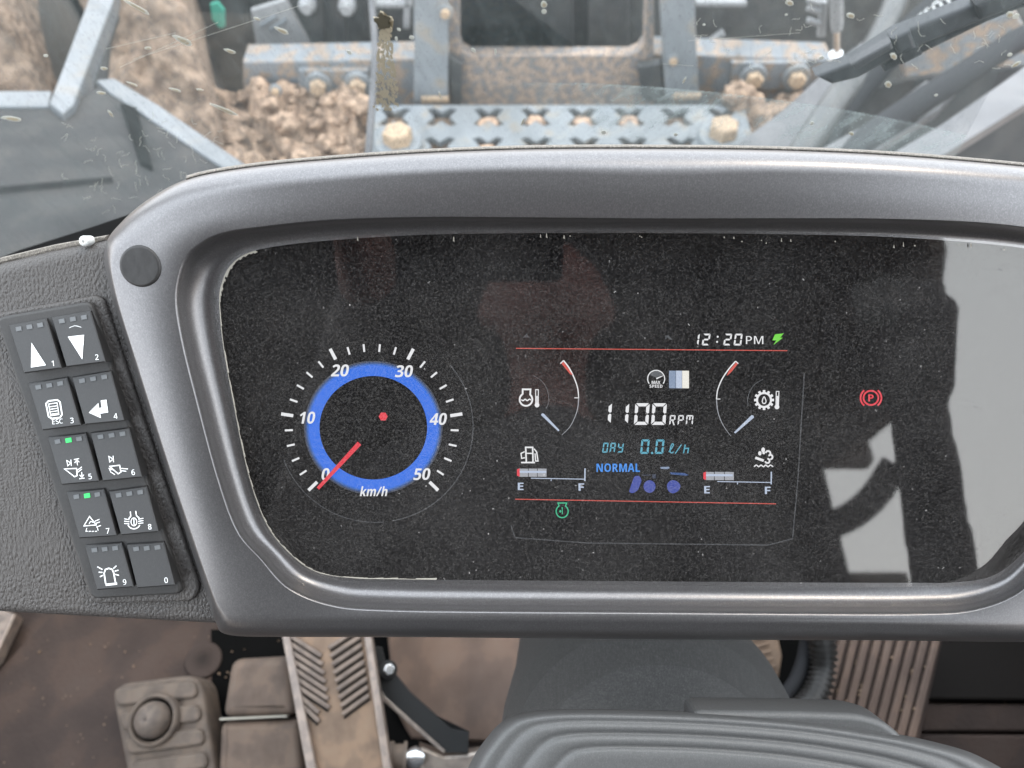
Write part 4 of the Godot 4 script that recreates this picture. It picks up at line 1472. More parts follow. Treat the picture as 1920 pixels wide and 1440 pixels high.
func display(cl: Node3D) -> void:
	var H := GLASS - 0.0026
	var off := Vector2(930, 600)
	var sc := 1.0 / 3.2
	var N := func(lift := 0.0) -> Ink: return ink(H + lift, sc, off)
	var k: Ink = N.call()
	k.line(120, 170, 1748, 184, 5.0)
	part("divider_line", k.a, M.line_lit, cl)
	k = N.call()
	k.line(115, 1075, 1680, 1103, 5.0)
	part("divider_line", k.a, M.line_lit, cl)
	# clock
	k = N.call()
	k.seg7("1", Vector2(1180, 81), 34, 70, 10, 0.14)
	k.seg7("2", Vector2(1234, 82), 44, 70, 10, 0.14)
	k.disc(Vector2(1330, 100), 6); k.disc(Vector2(1326, 131), 6)
	k.seg7("2", Vector2(1363, 82), 44, 70, 10, 0.14)
	k.seg7("0", Vector2(1424, 82), 46, 70, 10, 0.14)
	k.text("PM", plain_font, Vector2(1551, 120), 48, 104)
	part("clock_readout", k.a, M.white_lit, cl)
	k = N.call()
	k.poly([Vector2(1674, 86), Vector2(1726, 80), Vector2(1706, 106), Vector2(1722, 106), Vector2(1664, 150), Vector2(1682, 122), Vector2(1658, 122)])
	part("power_symbol", k.a, M.lime_lit, cl)
	k = N.call()
	k.poly([Vector2(160, 105), Vector2(185, 82), Vector2(200, 105)]); k.poly([Vector2(1015, 92), Vector2(1035, 92), Vector2(1060, 118), Vector2(1045, 118), Vector2(1030, 105), Vector2(1015, 118)])
	part("dim_symbol", k.a, M.faint_lit, cl)
	# two temperature gauges
	var V := func(l: Array) -> Array:
		var o := []
		for q in l: o.append(Vector2(q[0], q[1]))
		return o
	var arcs := [[[[405, 243], [440, 290], [470, 350], [490, 410], [496, 465]], [[496, 465], [490, 530], [470, 590], [440, 645], [395, 690]]], [[[1437, 248], [1395, 297], [1355, 357], [1330, 420], [1323, 475]], [[1323, 475], [1330, 545], [1350, 605], [1378, 655], [1410, 697]]]]
	var red := [[[390, 258], [405, 250], [436, 292], [462, 330], [446, 326]], [[1440, 254], [1452, 262], [1412, 312], [1384, 336], [1396, 306]]]
	var cap := [[[386, 262], [405, 243]], [[1437, 246], [1454, 262]]]
	var tick := [[470, 467, 496, 467], [1323, 474, 1346, 474]]
	var inner := [[[225, 333], [270, 362], [300, 402], [315, 450], [314, 500], [300, 530]], [[1602, 356], [1555, 384], [1525, 425], [1510, 475], [1513, 515]]]
	var ndl := [[[270, 570], [276, 560], [287, 562], [381, 661], [374, 668]], [[1548, 585], [1545, 574], [1533, 571], [1428, 674], [1436, 681]]]
	for g in 2:
		k = N.call()
		k.stroke(spline(V.call(arcs[g][0]), 8), 8.0, false, 6.0)
		k.stroke(V.call(cap[g]), 6.0)
		k.line(tick[g][0], tick[g][1], tick[g][2], tick[g][3], 5.0)
		var arc := part("gauge_arc", k.a, M.white_lit, cl)
		k = N.call()
		k.stroke(spline(V.call(arcs[g][1]), 8), 6.0, false, 2.5)
		part("arc_tail", k.a, M.grey_lit, arc)
		k = N.call()
		k.poly(V.call(red[g]))
		part("red_zone", k.a, M.line_lit, arc)
		k = N.call()
		k.stroke(spline(V.call(inner[g]), 6), 2.5, false, 4.0)
		part("inner_arc", k.a, M.dim_lit, arc)
		k = N.call(0.0002)
		k.poly(V.call(ndl[g]))
		part("pointer", k.a, M.pale_lit, arc)
	# coolant symbol
	k = N.call()
	k.arc(Vector2(180, 477), 38, 125, 415, 10, 1.0, 40)
	k.stroke([Vector2(160, 447), Vector2(160, 416), Vector2(207, 416), Vector2(205, 447)], 10)
	k.stroke(spline([Vector2(152, 478), Vector2(163, 484), Vector2(175, 475), Vector2(187, 484), Vector2(200, 475), Vector2(210, 480)], 4), 7)
	k.stroke([Vector2(238, 502), Vector2(238, 418), Vector2(254, 418), Vector2(254, 502)], 5)
	k.disc(Vector2(246, 510), 14)
	k.line(246, 500, 246, 455, 8)
	part("coolant_symbol", k.a, M.white_lit, cl)
	k = N.call()
	k.arc(Vector2(1608, 480), 42, 0, 360, 12, 1.0, 48)
	for i in 12:
		var d := Vector2.from_angle(TAU * i / 12)
		k.stroke([Vector2(1608, 480) + d * 46, Vector2(1608, 480) + d * 60], 15)
	k.stroke(spline([Vector2(1608, 460), Vector2(1619, 484), Vector2(1616, 497), Vector2(1608, 501), Vector2(1600, 497), Vector2(1597, 484)], 5, true), 6, true)
	k.stroke([Vector2(1679, 512), Vector2(1681, 428), Vector2(1697, 428), Vector2(1694, 512)], 5)
	k.disc(Vector2(1685, 521), 14)
	k.line(1687, 512, 1688, 455, 10)
	part("oil_symbol", k.a, M.white_lit, cl)
	# top speed symbol and grey bar
	k = N.call()
	k.arc(Vector2(961, 353), 51, -35, 215, 6, 1.0, 44)
	k.stroke([Vector2(962, 352), Vector2(1002, 334)], 9, false, 3)
	k.text("MAX", bold, Vector2(960, 374), 19, 52)
	k.text("SPEED", bold, Vector2(960, 397), 19, 78)
	var ms := part("speed_limit_symbol", k.a, M.white_lit, cl)
	k = N.call(-0.0001)
	k.poly([Vector2(922, 330), Vector2(940, 312), Vector2(962, 306), Vector2(984, 312), Vector2(1000, 328), Vector2(960, 345)])
	part("symbol_fill", k.a, M.dim_lit, ms)
	var bars := ["steel_lit", "pale_lit", "ivory_lit"]
	for i in 3:
		k = N.call()
		var x0: float = [1038, 1080, 1117][i]
		var x1: float = [1078, 1115.5, 1158][i]
		k.poly([Vector2(x0, 304), Vector2(x1, 304.5), Vector2(x1, 410), Vector2(x0, 409)])
		part("level_bar", k.a, M[bars[i]], cl)
	# engine speed
	k = N.call()
	k.seg7("1", Vector2(595, 497), 93, 124, 19, 0.07)
	k.seg7("1", Vector2(698, 499), 93, 124, 19, 0.07)
	k.seg7("0", Vector2(827, 499), 86, 130, 19, 0.07)
	k.seg7("0", Vector2(930, 499), 86, 130, 19, 0.07)
	k.seg7("R", Vector2(1038, 570), 34, 60, 8, 0.09)
	k.seg7("P", Vector2(1088, 570), 34, 60, 8, 0.09)
	k.seg7("M", Vector2(1137, 570), 42, 58, 8, 0.09)
	part("rpm_readout", k.a, M.white_lit, cl)
	k = N.call()
	k.seg7("D", Vector2(636, 736), 32, 60, 8, 0.14)
	k.seg7("A", Vector2(680, 736), 32, 60, 8, 0.14)
	k.seg7("Y", Vector2(726, 736), 34, 58, 8, 0.14)
	k.seg7("0", Vector2(864, 716), 50, 86, 12, 0.10)
	k.disc(Vector2(936, 797), 7)
	k.seg7("0", Vector2(952, 716), 50, 86, 12, 0.10)
	k.stroke(spline([Vector2(1036, 790), Vector2(1052, 770), Vector2(1064, 748), Vector2(1056, 742), Vector2(1046, 765), Vector2(1044, 790), Vector2(1056, 796), Vector2(1064, 788)], 4), 6)
	k.line(1074, 800, 1112, 746, 6)
	k.line(1124, 798, 1134, 746, 7)
	k.stroke([Vector2(1131, 770), Vector2(1154, 768), Vector2(1149, 798)], 7)
	part("fuel_rate_readout", k.a, M.teal_lit, cl)
	k = N.call()
	k.text("NORMAL", bold, Vector2(733, 886), 50, 260)
	part("mode_readout", k.a, M.azure_lit, cl)
	# machine figure
	var fig: MeshInstance3D
	k = N.call()
	k.disc(Vector2(921, 999), 36, 1.05)
	fig = part("machine_figure", k.a, M.violet_lit, cl)
	k = N.call()
	k.poly(spline([Vector2(1026, 990), Vector2(1044, 966), Vector2(1072, 962), Vector2(1098, 978), Vector2(1106, 1000), Vector2(1092, 1026), Vector2(1060, 1040), Vector2(1034, 1024)], 4, true))
	part("figure_wheel", k.a, M.violet_lit, fig)
	k = N.call()
	k.poly(spline([Vector2(818, 970), Vector2(832, 940), Vector2(858, 936), Vector2(872, 962), Vector2(864, 990), Vector2(850, 1020), Vector2(822, 1038), Vector2(800, 1030), Vector2(808, 1000)], 4, true))
	part("figure_bucket", k.a, M.violet_lit, fig)
	k = N.call()
	k.poly([Vector2(985, 882), Vector2(1038, 880), Vector2(1042, 888), Vector2(1030, 895), Vector2(990, 893)])
	part("figure_roof", k.a, M.steel_lit, fig)
	k = N.call()
	k.poly([Vector2(1042, 914), Vector2(1130, 918), Vector2(1156, 930), Vector2(1140, 934), Vector2(1050, 926)])
	part("figure_boom", k.a, M.blue_soft_lit, fig)
	k = N.call()
	k.poly([Vector2(876, 928), Vector2(930, 928), Vector2(930, 933), Vector2(876, 933)])
	k.poly([Vector2(938, 925), Vector2(960, 925), Vector2(960, 950), Vector2(938, 950)])
	part("figure_body", k.a, M.blue_rim_lit, fig)
	# level gauges
	for g in 2:
		var o := Vector2(0, 0) if g == 0 else Vector2(1118, 20)
		k = N.call()
		for q in [[136, 192], [196, 246], [250, 303]] if g == 0 else [[140, 190], [194, 250], [254, 309]]:
			k.poly([o + Vector2(q[0], 891), o + Vector2(q[1], 892), o + Vector2(q[1], 941), o + Vector2(q[0], 940)])
		var lv := part("level_cells", k.a, M.grey_lit, cl)
		k = N.call(0.0001)
		k.poly([o + Vector2(140, 904), o + Vector2(302, 905), o + Vector2(302, 918), o + Vector2(140, 917)])
		part("cell_shine", k.a, M.pale_lit, lv)
		k = N.call(0.0002)
		k.poly([o + Vector2(126, 896), o + Vector2(142, 890), o + Vector2(142, 940), o + Vector2(126, 934)])
		part("low_mark", k.a, M.red_lit, lv)
		k = N.call(0.0003)
		k.stroke([o + Vector2(210, 949), o + Vector2(534, 955)], 5)
		k.line(o.x + 534, o.y + 890, o.x + 533, o.y + 966, 8)
		k.line(o.x + 331, o.y + 955, o.x + 331, o.y + 966, 5)
		k.text("E", bold, o + Vector2(148, 998), 44, 34)
		k.text("F", bold, o + Vector2(512, 1002), 44, 34)
		part("level_scale", k.a, M.pale_lit, lv)
	# fuel pump symbol
	k = N.call()
	k.stroke([Vector2(182, 852), Vector2(178, 764), Vector2(220, 764), Vector2(222, 852)], 9)
	k.line(150, 855, 234, 855, 9)
	k.line(180, 800, 221, 800, 7)
	k.stroke([Vector2(172, 790), Vector2(150, 800), Vector2(154, 830), Vector2(174, 826)], 7)
	k.stroke([Vector2(228, 772), Vector2(244, 792), Vector2(252, 846), Vector2(238, 846), Vector2(234, 800)], 7)
	part("fuel_symbol", k.a, M.white_lit, cl)
	# exhaust fluid symbol
	k = N.call()
	k.disc(Vector2(1603, 780), 11, 1.4); k.disc(Vector2(1583, 800), 10, 1.3); k.disc(Vector2(1606, 798), 8)
	k.line(1556, 826, 1606, 844, 15)
	k.arc(Vector2(1632, 800), 14, -80, 170, 10)
	k.arc(Vector2(1646, 822), 13, -90, 120, 10)
	k.arc(Vector2(1628, 845), 13, -170, 90, 10)
	k.stroke(spline([Vector2(1548, 880), Vector2(1562, 870), Vector2(1576, 880), Vector2(1590, 870), Vector2(1604, 880), Vector2(1618, 870), Vector2(1632, 880), Vector2(1646, 870), Vector2(1662, 880)], 3), 7)
	part("exhaust_fluid_symbol", k.a, M.white_lit, cl)
	# lower engine symbol
	k = N.call()
	k.arc(Vector2(397, 1148), 36, 122, 418, 7, 1.05, 40)
	k.stroke([Vector2(379, 1118), Vector2(372, 1098), Vector2(424, 1098), Vector2(416, 1118)], 7)
	k.disc(Vector2(386, 1148), 7)
	k.stroke([Vector2(392, 1128), Vector2(398, 1126), Vector2(398, 1165)], 5)
	part("engine_symbol", k.a, M.mint_lit, cl)
	# faint frame round the screen
	k = ink(H)
	k.stroke([Vector2(958, 985), Vector2(966, 1008), Vector2(1100, 1018), Vector2(1440, 1022), Vector2(1486, 1010), Vector2(1496, 900), Vector2(1508, 700)], 2.2)
	part("screen_edge", k.a, M.faint_lit, cl)
	k = ink(H - 0.0002)
	k.disc(Vector2(1650, 562), 52, 1.0, 36)
	part("sensor_window", k.a, M.black, cl)
	# parking brake lamp
	k = ink(H)
	var pc := Vector2(1633, 746)
	k.arc(pc, 14, 0, 360, 3.2, 0.95, 32)
	k.arc(pc, 19.5, 130, 230, 3.2, 0.95, 16)
	k.arc(pc, 19.5, -50, 50, 3.2, 0.95, 16)
	k.text("P", bold, pc, 13, 10)
	part("parking_brake_lamp", k.a, M.red_lit, cl)

# ---------- keypad ----------
func keypad() -> void:
	var TK := TP
	TK.origin = TP * Vector3(0, 0, -0.012)
	var z := func(l: Array) -> Array:
		var o := []
		for q in l: o.append([q[0] / 2.057, 500.0 + q[1] / 2.057])
		return o
	var kp := thing("keypad", "black ten key keypad with white symbols set aslant in the grey dash wing", "keypad", hit(TK, 260, 1120))
	var a := Acc.new()
	a.slab(TK, round_poly(lays(TK, z.call([[-12, 178], [376, 108], [408, 124], [778, 1232], [752, 1286], [362, 1296]])), 0.004), 0.002, 0.003, 0.0015)
	part("collar", a, M.wing, kp)
	a = Acc.new()
	a.slab(TK, round_poly(lays(TK, z.call([[4, 192], [372, 128], [722, 1248], [370, 1268]])), 0.004), 0.0045, 0.003, 0.0015)
	part("key_plate", a, M.key_plate, kp)
	var Q := [[[35, 225], [180, 200], [238, 392], [95, 412]], [[200, 195], [350, 170], [408, 368], [258, 388]], [[110, 450], [258, 425], [312, 612], [165, 632]], [[278, 425], [428, 400], [480, 595], [330, 610]],
		[[185, 658], [330, 640], [382, 828], [240, 842]], [[350, 640], [498, 620], [548, 812], [398, 828]], [[258, 870], [400, 855], [450, 1038], [308, 1048]], [[420, 865], [566, 845], [612, 1022], [468, 1036]],
		[[328, 1075], [468, 1062], [515, 1235], [375, 1247]], [[488, 1070], [632, 1060], [675, 1228], [530, 1240]]]
	for i in 10:
		var e: Array = z.call(Q[i])
		var top := []
		var foot := []
		for j in 4:
			var h: float = 0.0052 if j < 2 else 0.0098
			var p := hit(TK, e[j][0], e[j][1], h)
			top.append(p)
			foot.append(p - TK.basis.z * (h - 0.0035))
		a = Acc.new()
		var T := plane3(top[0], top[1], top[3])
		var mid: Vector3 = (top[0] + top[1] + top[2] + top[3]) / 4.0
		var ins := []
		for j in 4:
			ins.append(top[j] + (mid - top[j]).normalized() * 0.0006 + T.basis.z * 0.0004)
		for j in 4:
			var m := (j + 1) % 4
			var nn: Vector3 = ((top[j] + top[m]) / 2.0 - mid)
			nn = (nn - TK.basis.z * nn.dot(TK.basis.z)).normalized()
			a.quad(foot[j], foot[m], top[m], top[j], nn)
			a.quad(top[j], top[m], ins[m], ins[j], (nn + T.basis.z).normalized())
		a.quad(ins[0], ins[1], ins[2], ins[3], T.basis.z)
		var key := part("key", a, M.key, kp)
		var TF := T
		TF.origin = ins[0]
		for j in 3:
			var c: Vector2 = Vector2(Q[i][0][0], Q[i][0][1]).lerp(Vector2(Q[i][1][0], Q[i][1][1]), 0.22 + 0.285 * j) + Vector2(5, 20)
			a = Acc.new()
			var w := 11.0
			a.slab(TF, lays(TF, z.call([[c.x - w, c.y - 6], [c.x + w, c.y - 10], [c.x + w + 3, c.y + 7], [c.x - w + 3, c.y + 11]])), 0.0003, 0.0003, 0.0001, 1)
			var lit := j == 1 and (i == 4 or i == 6)
			part("indicator_lamp", a, M.green_led if lit else M.key_window, key)
		var k := Ink.new()
		k.nrm = TF.basis.z
		k.lift = 0.0001
		k.mp = func(q: Vector2) -> Vector3: return hit(TF, q.x / 2.057, 500.0 + q.y / 2.057)
		var cn: Vector2 = Vector2(Q[i][2][0], Q[i][2][1]) + Vector2(-34, -19)
		k.text(str((i + 1) % 10), plain_font, cn, 21, 0.0, 0.0, -6)
		icon(i, k)
		part("key_print", k.a, M.key_print, key)

func icon(i: int, k: Ink) -> void:
	match i:
		0: k.poly([Vector2(122, 293), Vector2(178, 380), Vector2(120, 389)])
		1:
			k.poly([Vector2(262, 270), Vector2(325, 263), Vector2(318, 358)])
			k.stroke(spline([Vector2(268, 236), Vector2(290, 228), Vector2(314, 234)], 4), 2)
		2:
			k.stroke([Vector2(178, 528), Vector2(188, 518), Vector2(222, 514), Vector2(232, 522), Vector2(240, 570), Vector2(232, 582), Vector2(200, 586), Vector2(188, 578)], 5.5, true)
			k.stroke([Vector2(188, 530), Vector2(221, 525), Vector2(228, 570), Vector2(196, 575)], 3, true)
			for q in 4:
				k.line(190 + q * 2, 541 + q * 9.5, 221 + q * 2, 536.5 + q * 9.5, 3)
			k.text("ESC", plain_font, Vector2(223, 597), 18, 41, 0.0, -6)
		3: k.poly([Vector2(343, 563), Vector2(380, 526), Vector2(383, 546), Vector2(393, 543), Vector2(389, 516), Vector2(411, 513), Vector2(418, 562), Vector2(387, 567), Vector2(390, 584)])
		4:
			k.stroke([Vector2(249, 780), Vector2(296, 778), Vector2(298, 806), Vector2(288, 810)], 4, true)
			k.line(298, 786, 316, 772, 3); k.line(299, 794, 317, 780, 3)
			k.stroke([Vector2(258, 747), Vector2(274, 757), Vector2(262, 768)], 3, true)
			k.line(274, 744, 276, 768, 3)
			k.line(286, 744, 306, 740, 3); k.line(297, 745, 300, 766, 3); k.stroke([Vector2(289, 757), Vector2(297, 745), Vector2(307, 754)], 3)
			k.line(316, 792, 318, 812, 3); k.stroke([Vector2(308, 803), Vector2(317, 812), Vector2(325, 802)], 3); k.line(307, 818, 328, 815, 3)
		5:
			k.stroke([Vector2(424, 770), Vector2(462, 766), Vector2(467, 792), Vector2(456, 799)], 4, true)
			k.line(468, 778, 494, 780, 3); k.line(469, 787, 488, 789, 3)
			k.stroke([Vector2(420, 731), Vector2(437, 742), Vector2(424, 753)], 3, true)
			k.line(437, 729, 439, 754, 3)
			k.stroke([Vector2(444, 802), Vector2(428, 792), Vector2(421, 776)], 3); k.line(421, 776, 434, 784, 3)
		6:
			k.stroke([Vector2(324, 1000), Vector2(346, 963), Vector2(372, 996)], 3.5, true)
			k.stroke([Vector2(344, 992), Vector2(350, 982), Vector2(360, 986)], 2.5)
			k.line(366, 982, 384, 974, 3); k.line(370, 990, 386, 984, 3); k.line(372, 1004, 390, 998, 3)
			for q in 4:
				k.line(331 + q * 12, 1021, 339 + q * 12, 1020, 3)
			k.stroke([Vector2(336, 1008), Vector2(332, 1021)], 2.5); k.stroke([Vector2(376, 1004), Vector2(380, 1018)], 2.5)
		7:
			k.arc(Vector2(517, 988), 24, -160, -20, 4, 0.95, 18)
			k.stroke([Vector2(497, 972), Vector2(505, 962), Vector2(503, 944)], 4); k.stroke([Vector2(538, 970), Vector2(527, 960), Vector2(524, 942)], 4)
			k.arc(Vector2(517, 984), 11, 0, 360, 3, 1.4, 20); k.line(517, 972, 518, 998, 3)
			for q in 3:
				k.line(480, 972 + q * 9, 500, 976 + q * 8, 3); k.line(534, 974 + q * 8, 554, 970 + q * 9, 3)
		8:
			k.stroke([Vector2(408, 1222), Vector2(402, 1182), Vector2(407, 1168), Vector2(420, 1163), Vector2(433, 1167), Vector2(439, 1180), Vector2(446, 1218)], 5)
			k.stroke([Vector2(408, 1227), Vector2(452, 1222)], 8)
			for q in [[376, 1157, 396, 1168], [381, 1178, 396, 1179], [386, 1196, 398, 1190], [450, 1153, 438, 1164], [458, 1170, 443, 1174], [460, 1190, 445, 1186]]:
				k.line(q[0], q[1], q[2], q[3], 4)

# ---------- steering column and wheel boss ----------
func steering() -> void:
	var a := Acc.new()
	a.tube([at(1152, 1140, 0.86), at(1162, 1205, 0.76), at(1190, 1300, 0.64), at(1212, 1390, 0.545), at(1220, 1425, 0.515), at(1226, 1445, 0.50), at(1230, 1460, 0.492), at(1232, 1470, 0.488)], [0.095, 0.096, 0.099, 0.101, 0.099, 0.092, 0.078, 0.05], 56)
	solo("steering_column", a, M.column, "dark grey speckled steering column cover rising to the wheel boss", "steering column")
	var T := plane(at(1250, 1420, 0.345), Vector3(0, 0.86, 0.52))
	var w := thing("steering_wheel_boss", "pale grey moulded steering wheel boss with curved ridges at the bottom edge", "steering wheel", hit(T, 1250, 1600))
	var rings := []
	var outer := [[868, 1560], [882, 1470], [900, 1425], [925, 1388], [952, 1360], [990, 1343], [1080, 1336], [1300, 1341], [1500, 1356], [1640, 1376], [1740, 1396], [1825, 1424], [1900, 1480], [1930, 1600], [1880, 1760], [1400, 1860], [960, 1780]]
	var c := Vector2(1330, 1560)
	var base := []
	for q in outer: base.append(Vector2(q[0], q[1]))
	base = spline(base, 8, true)
	var prof := [[1.03, -0.03], [1.012, -0.008], [1.0, -0.002], [0.985, 0.0006], [0.965, 0.0014], [0.945, 0.0013], [0.93, 0.0007], [0.915, 0.0017], [0.89, 0.0028], [0.865, 0.0031], [0.845, 0.0025], [0.83, 0.0017], [0.815, 0.0029], [0.79, 0.0043], [0.755, 0.0048], [0.73, 0.0042], [0.715, 0.0035], [0.70, 0.0048], [0.67, 0.0060], [0.6, 0.0065], [0.3, 0.0069], [0.05, 0.0069]]
	var rows := []
	for p in prof:
		var row := PackedVector3Array()
		for q in base:
			var v: Vector2 = c + (q - c) * p[0]
			row.append(hit(T, v.x, v.y, p[1]))
		rows.append(row)
	a = Acc.new()
	a.grid(rows, true, T.origin + T.basis.z)
	part("boss_pad", a, M.hub, w)
	var T2 := T
	T2.origin = T * Vector3(0, 0, -0.014)
	a = Acc.new()
	var back := []
	for q in [[1300, 1334], [1500, 1336], [1610, 1340], [1655, 1352], [1688, 1376], [1712, 1410], [1700, 1500], [1300, 1500]]: back.append(q)
	a.slab(T2, round_poly(lays(T2, back), 0.004), 0.0, 0.02, 0.003, 3)
	part("back_cover", a, M.hub, w)

# ---------- the person taking the picture, mirrored in the glass ----------
func body_field(bones: Array, cell: float, k: float) -> Acc:
	var lo := Vector3.ONE * 1e9
	var hi := -lo
	for b in bones:
		for e in 2:
			var m: float = b[2 + e] + cell * 3.0
			lo = lo.min(b[e] - Vector3.ONE * m); hi = hi.max(b[e] + Vector3.ONE * m)
	var nx := int((hi.x - lo.x) / cell) + 2
	var ny := int((hi.y - lo.y) / cell) + 2
	var nz := int((hi.z - lo.z) / cell) + 2
	var f := PackedFloat32Array()
	f.resize(nx * ny * nz)
	f.fill(1.0)
	for b in bones:
		var p: Vector3 = b[0]
		var d: Vector3 = b[1] - p
		var l2 := maxf(d.length_squared(), 1e-9)
		var m: float = maxf(b[2], b[3]) + k + cell * 2.0
		var u: Vector3 = (p.min(b[1]) - Vector3.ONE * m - lo) / cell
		var v: Vector3 = (p.max(b[1]) + Vector3.ONE * m - lo) / cell
		for iz in range(maxi(0, int(u.z)), mini(nz, int(v.z) + 2)):
			for iy in range(maxi(0, int(u.y)), mini(ny, int(v.y) + 2)):
				for ix in range(maxi(0, int(u.x)), mini(nx, int(v.x) + 2)):
					var q := lo + Vector3(ix, iy, iz) * cell
					var t := clampf((q - p).dot(d) / l2, 0.0, 1.0)
					var s := (q - p - d * t).length() - lerpf(b[2], b[3], t)
					var at_ := (iz * ny + iy) * nx + ix
					var o := f[at_]
					var h := clampf(0.5 + 0.5 * (o - s) / k, 0.0, 1.0)
					f[at_] = lerpf(o, s, h) - k * h * (1.0 - h)
	var ids := PackedInt32Array()
	ids.resize(nx * ny * nz)
	ids.fill(-1)
	var vs := PackedVector3Array()
	var off := [0, 1, nx, nx + 1, nx * ny, nx * ny + 1, nx * ny + nx, nx * ny + nx + 1]
	var cor := [Vector3(0, 0, 0), Vector3(1, 0, 0), Vector3(0, 1, 0), Vector3(1, 1, 0), Vector3(0, 0, 1), Vector3(1, 0, 1), Vector3(0, 1, 1), Vector3(1, 1, 1)]
	var edges := [[0, 1], [2, 3], [4, 5], [6, 7], [0, 2], [1, 3], [4, 6], [5, 7], [0, 4], [1, 5], [2, 6], [3, 7]]
	for iz in nz - 1:
		for iy in ny - 1:
			for ix in nx - 1:
				var i0 := (iz * ny + iy) * nx + ix
				var inside := 0
				if absf(f[i0]) > cell * 2.0: continue
				for c in 8:
					if f[i0 + off[c]] < 0.0: inside += 1
				if inside == 0 or inside == 8: continue
				var s := Vector3.ZERO
				var n := 0
				for e in edges:
					var a: float = f[i0 + off[e[0]]]
					var b: float = f[i0 + off[e[1]]]
					if (a < 0.0) != (b < 0.0):
						s += cor[e[0]].lerp(cor[e[1]], a / (a - b)); n += 1
				ids[i0] = vs.size()
				vs.append(lo + (Vector3(ix, iy, iz) + s / n) * cell)
	var nn := PackedVector3Array()
	nn.resize(vs.size())
	var faces := []
	var step := [1, nx, nx * ny]
	for iz in range(1, nz - 1):
		for iy in range(1, ny - 1):
			for ix in range(1, nx - 1):
				var i0 := (iz * ny + iy) * nx + ix
				if absf(f[i0]) > cell * 2.0: continue
				for ax in 3:
					if (f[i0] < 0.0) == (f[i0 + step[ax]] < 0.0): continue
					var s1: int = step[(ax + 1) % 3]
					var s2: int = step[(ax + 2) % 3]
					var q := [ids[i0], ids[i0 - s1], ids[i0 - s1 - s2], ids[i0 - s2]]
					if q.min() < 0: continue
					if f[i0] > 0.0: q.reverse()
					var m: Vector3 = (vs[q[1]] - vs[q[0]]).cross(vs[q[2]] - vs[q[0]])
					for c in 4: nn[q[c]] += m
					faces.append(q)
	var acc := Acc.new()
	var skin := lin(0.13, 0.055, 0.048)
	var cloth := lin(0.02, 0.02, 0.024)
	for q in faces:
		var best := 1e9
		var is_skin := false
		for b in bones:
			var d: Vector3 = b[1] - b[0]
			var t := clampf((vs[q[0]] - b[0]).dot(d) / maxf(d.length_squared(), 1e-9), 0.0, 1.0)
			var s: float = (vs[q[0]] - b[0] - d * t).length() - lerpf(b[2], b[3], t)
			if s < best: best = s; is_skin = b[4]
		acc.tint = (skin if is_skin else cloth).srgb_to_linear()
		acc.quadn(vs[q[0]], vs[q[1]], vs[q[2]], vs[q[3]], nn[q[0]].normalized(), nn[q[1]].normalized(), nn[q[2]].normalized(), nn[q[3]].normalized())
	return acc

func hand_bones(wrist: Vector3, fwd: Vector3, side: Vector3, curl: float, bare := true) -> Array:   # side points to the thumb
	var o := []
	var up := fwd.cross(side).normalized()
	var palm := wrist + fwd * 0.085
	o.append([wrist, wrist + fwd * 0.04, 0.024, 0.026, true])
	for i in 4:
		var s := side * (0.030 - 0.020 * i)
		o.append([wrist + fwd * 0.02 + s * 0.5, palm + s, 0.017, 0.013, true])
		var p := palm + s
		var d := fwd
		var ln: float = [0.040, 0.045, 0.042, 0.033][i]
		for j in 3:
			d = d.rotated(fwd.cross(up).normalized(), curl).normalized()
			var e: Vector3 = p + d * ln * [1.0, 0.65, 0.5][j]
			o.append([p, e, 0.0095 - j * 0.001, 0.0088 - j * 0.001, true])
			p = e
	var tb := wrist + fwd * 0.025 + side * 0.025
	var tm := tb + (side * 0.75 + fwd * 0.65).normalized() * 0.045
	var te := tm + (fwd * 0.85 + side * 0.1 + up * 0.4).normalized() * 0.035
	o.append([tb, tm, 0.014, 0.011, true]); o.append([tm, te, 0.011, 0.009, true])
	for b in o: b[4] = bare
	return o

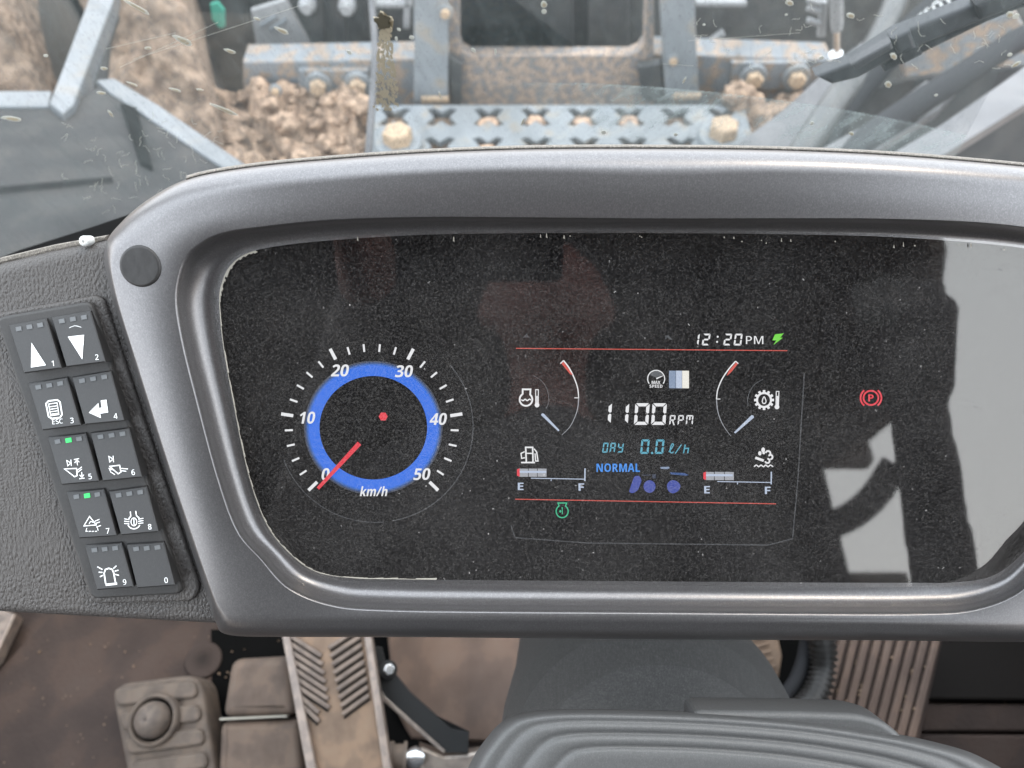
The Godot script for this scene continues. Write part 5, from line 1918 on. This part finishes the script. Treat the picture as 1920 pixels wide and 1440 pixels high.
func photographer() -> void:
	var person := thing("person", "person in dark clothes with one forearm raised, photographing and mirrored in the cluster glass", "person", Vector3(0.05, 0.42, 0.45))
	var hand_r := refl(1705, 640, 0.42)
	var elbow_r := refl(1822, 1420, 0.47)
	var wrist_r := hand_r + (elbow_r - hand_r).normalized() * 0.06
	var lh := C + Vector3(-0.12, 0.0, 0.035)
	var we := Vector3(-0.22, 0.84, 0.28)
	var wl := lh + (we - lh).normalized() * 0.03
	var bones := [
		[Vector3(-0.06, 0.58, 0.55), Vector3(0.16, 0.58, 0.55), 0.12, 0.12, false], [Vector3(0.03, 0.62, 0.54), Vector3(0.04, 0.98, 0.46), 0.14, 0.145, false],
		[Vector3(-0.07, 1.00, 0.46), Vector3(0.17, 1.00, 0.46), 0.10, 0.10, false], [Vector3(-0.12, 1.03, 0.46), Vector3(0.19, 1.02, 0.46), 0.065, 0.065, false],
		[Vector3(0.05, 1.08, 0.45), Vector3(0.05, 1.20, 0.42), 0.055, 0.052, true], [Vector3(0.05, 1.31, 0.40), Vector3(0.05, 1.26, 0.375), 0.088, 0.070, true], [Vector3(0.05, 1.285, 0.30), Vector3(0.05, 1.27, 0.290), 0.014, 0.012, true],
		[Vector3(-0.035, 1.29, 0.40), Vector3(-0.038, 1.27, 0.40), 0.014, 0.012, true], [Vector3(0.135, 1.29, 0.40), Vector3(0.138, 1.27, 0.40), 0.014, 0.012, true],
		[Vector3(-0.13, 1.04, 0.46), we, 0.058, 0.045, false], [we, wl, 0.043, 0.030, false],
		[Vector3(0.19, 1.00, 0.46), elbow_r, 0.05, 0.036, false], [elbow_r, wrist_r, 0.035, 0.026, false],
		[Vector3(-0.05, 0.55, 0.52), Vector3(-0.12, 0.55, 0.12), 0.085, 0.062, false], [Vector3(-0.12, 0.55, 0.12), Vector3(-0.12, 0.10, 0.10), 0.060, 0.042, false],
		[Vector3(0.15, 0.55, 0.52), Vector3(0.22, 0.55, 0.12), 0.085, 0.062, false], [Vector3(0.22, 0.55, 0.12), Vector3(0.22, 0.10, 0.10), 0.060, 0.042, false],
		[Vector3(-0.12, 0.05, 0.12), Vector3(-0.13, 0.045, 0.0), 0.045, 0.04, false], [Vector3(0.22, 0.05, 0.12), Vector3(0.23, 0.045, 0.0), 0.045, 0.04, false],
	]
	var acc := body_field(bones, 0.016, 0.035)
	for h in [hand_bones(wl, (Vector3(0.05, 0.25, -1)).normalized(), (Vector3(0.2, 0.97, 0.25)).normalized(), 0.5), hand_bones(wrist_r, (hand_r - elbow_r).normalized(), Vector3(-0.9, 0.1, 0.3).normalized(), 1.0, false)]:
		var ha := body_field(h, 0.0045, 0.008)
		acc.v.append_array(ha.v); acc.n.append_array(ha.n); acc.uv.append_array(ha.uv); acc.col.append_array(ha.col)
	var m := mat("person_skin", Color.WHITE, 0.8)
	m.vertex_color_use_as_albedo = true
	part("body", acc, m, person)
	var hair := Acc.new()
	lathe(hair, plane(Vector3(0.05, 1.33, 0.42), Vector3(0, 1, 0.45)), [[0.094, -0.03], [0.098, 0.0], [0.092, 0.035], [0.068, 0.065], [0.035, 0.080], [0.0, 0.084]], 24)
	part("hair", hair, M.seat, person)
	var T := plane(C - F * 0.014, -F, Vector3(1, 0, 0))
	var ph := Acc.new()
	ph.slab(T, round_poly(PackedVector2Array([Vector2(-0.115, -0.045), Vector2(0.045, -0.045), Vector2(0.045, 0.032), Vector2(-0.115, 0.032)]), 0.008), 0.008, 0.008, 0.001)
	solo("phone", ph, M.seat, "dark phone held level above the dash, seen only mirrored in the glass", "phone")
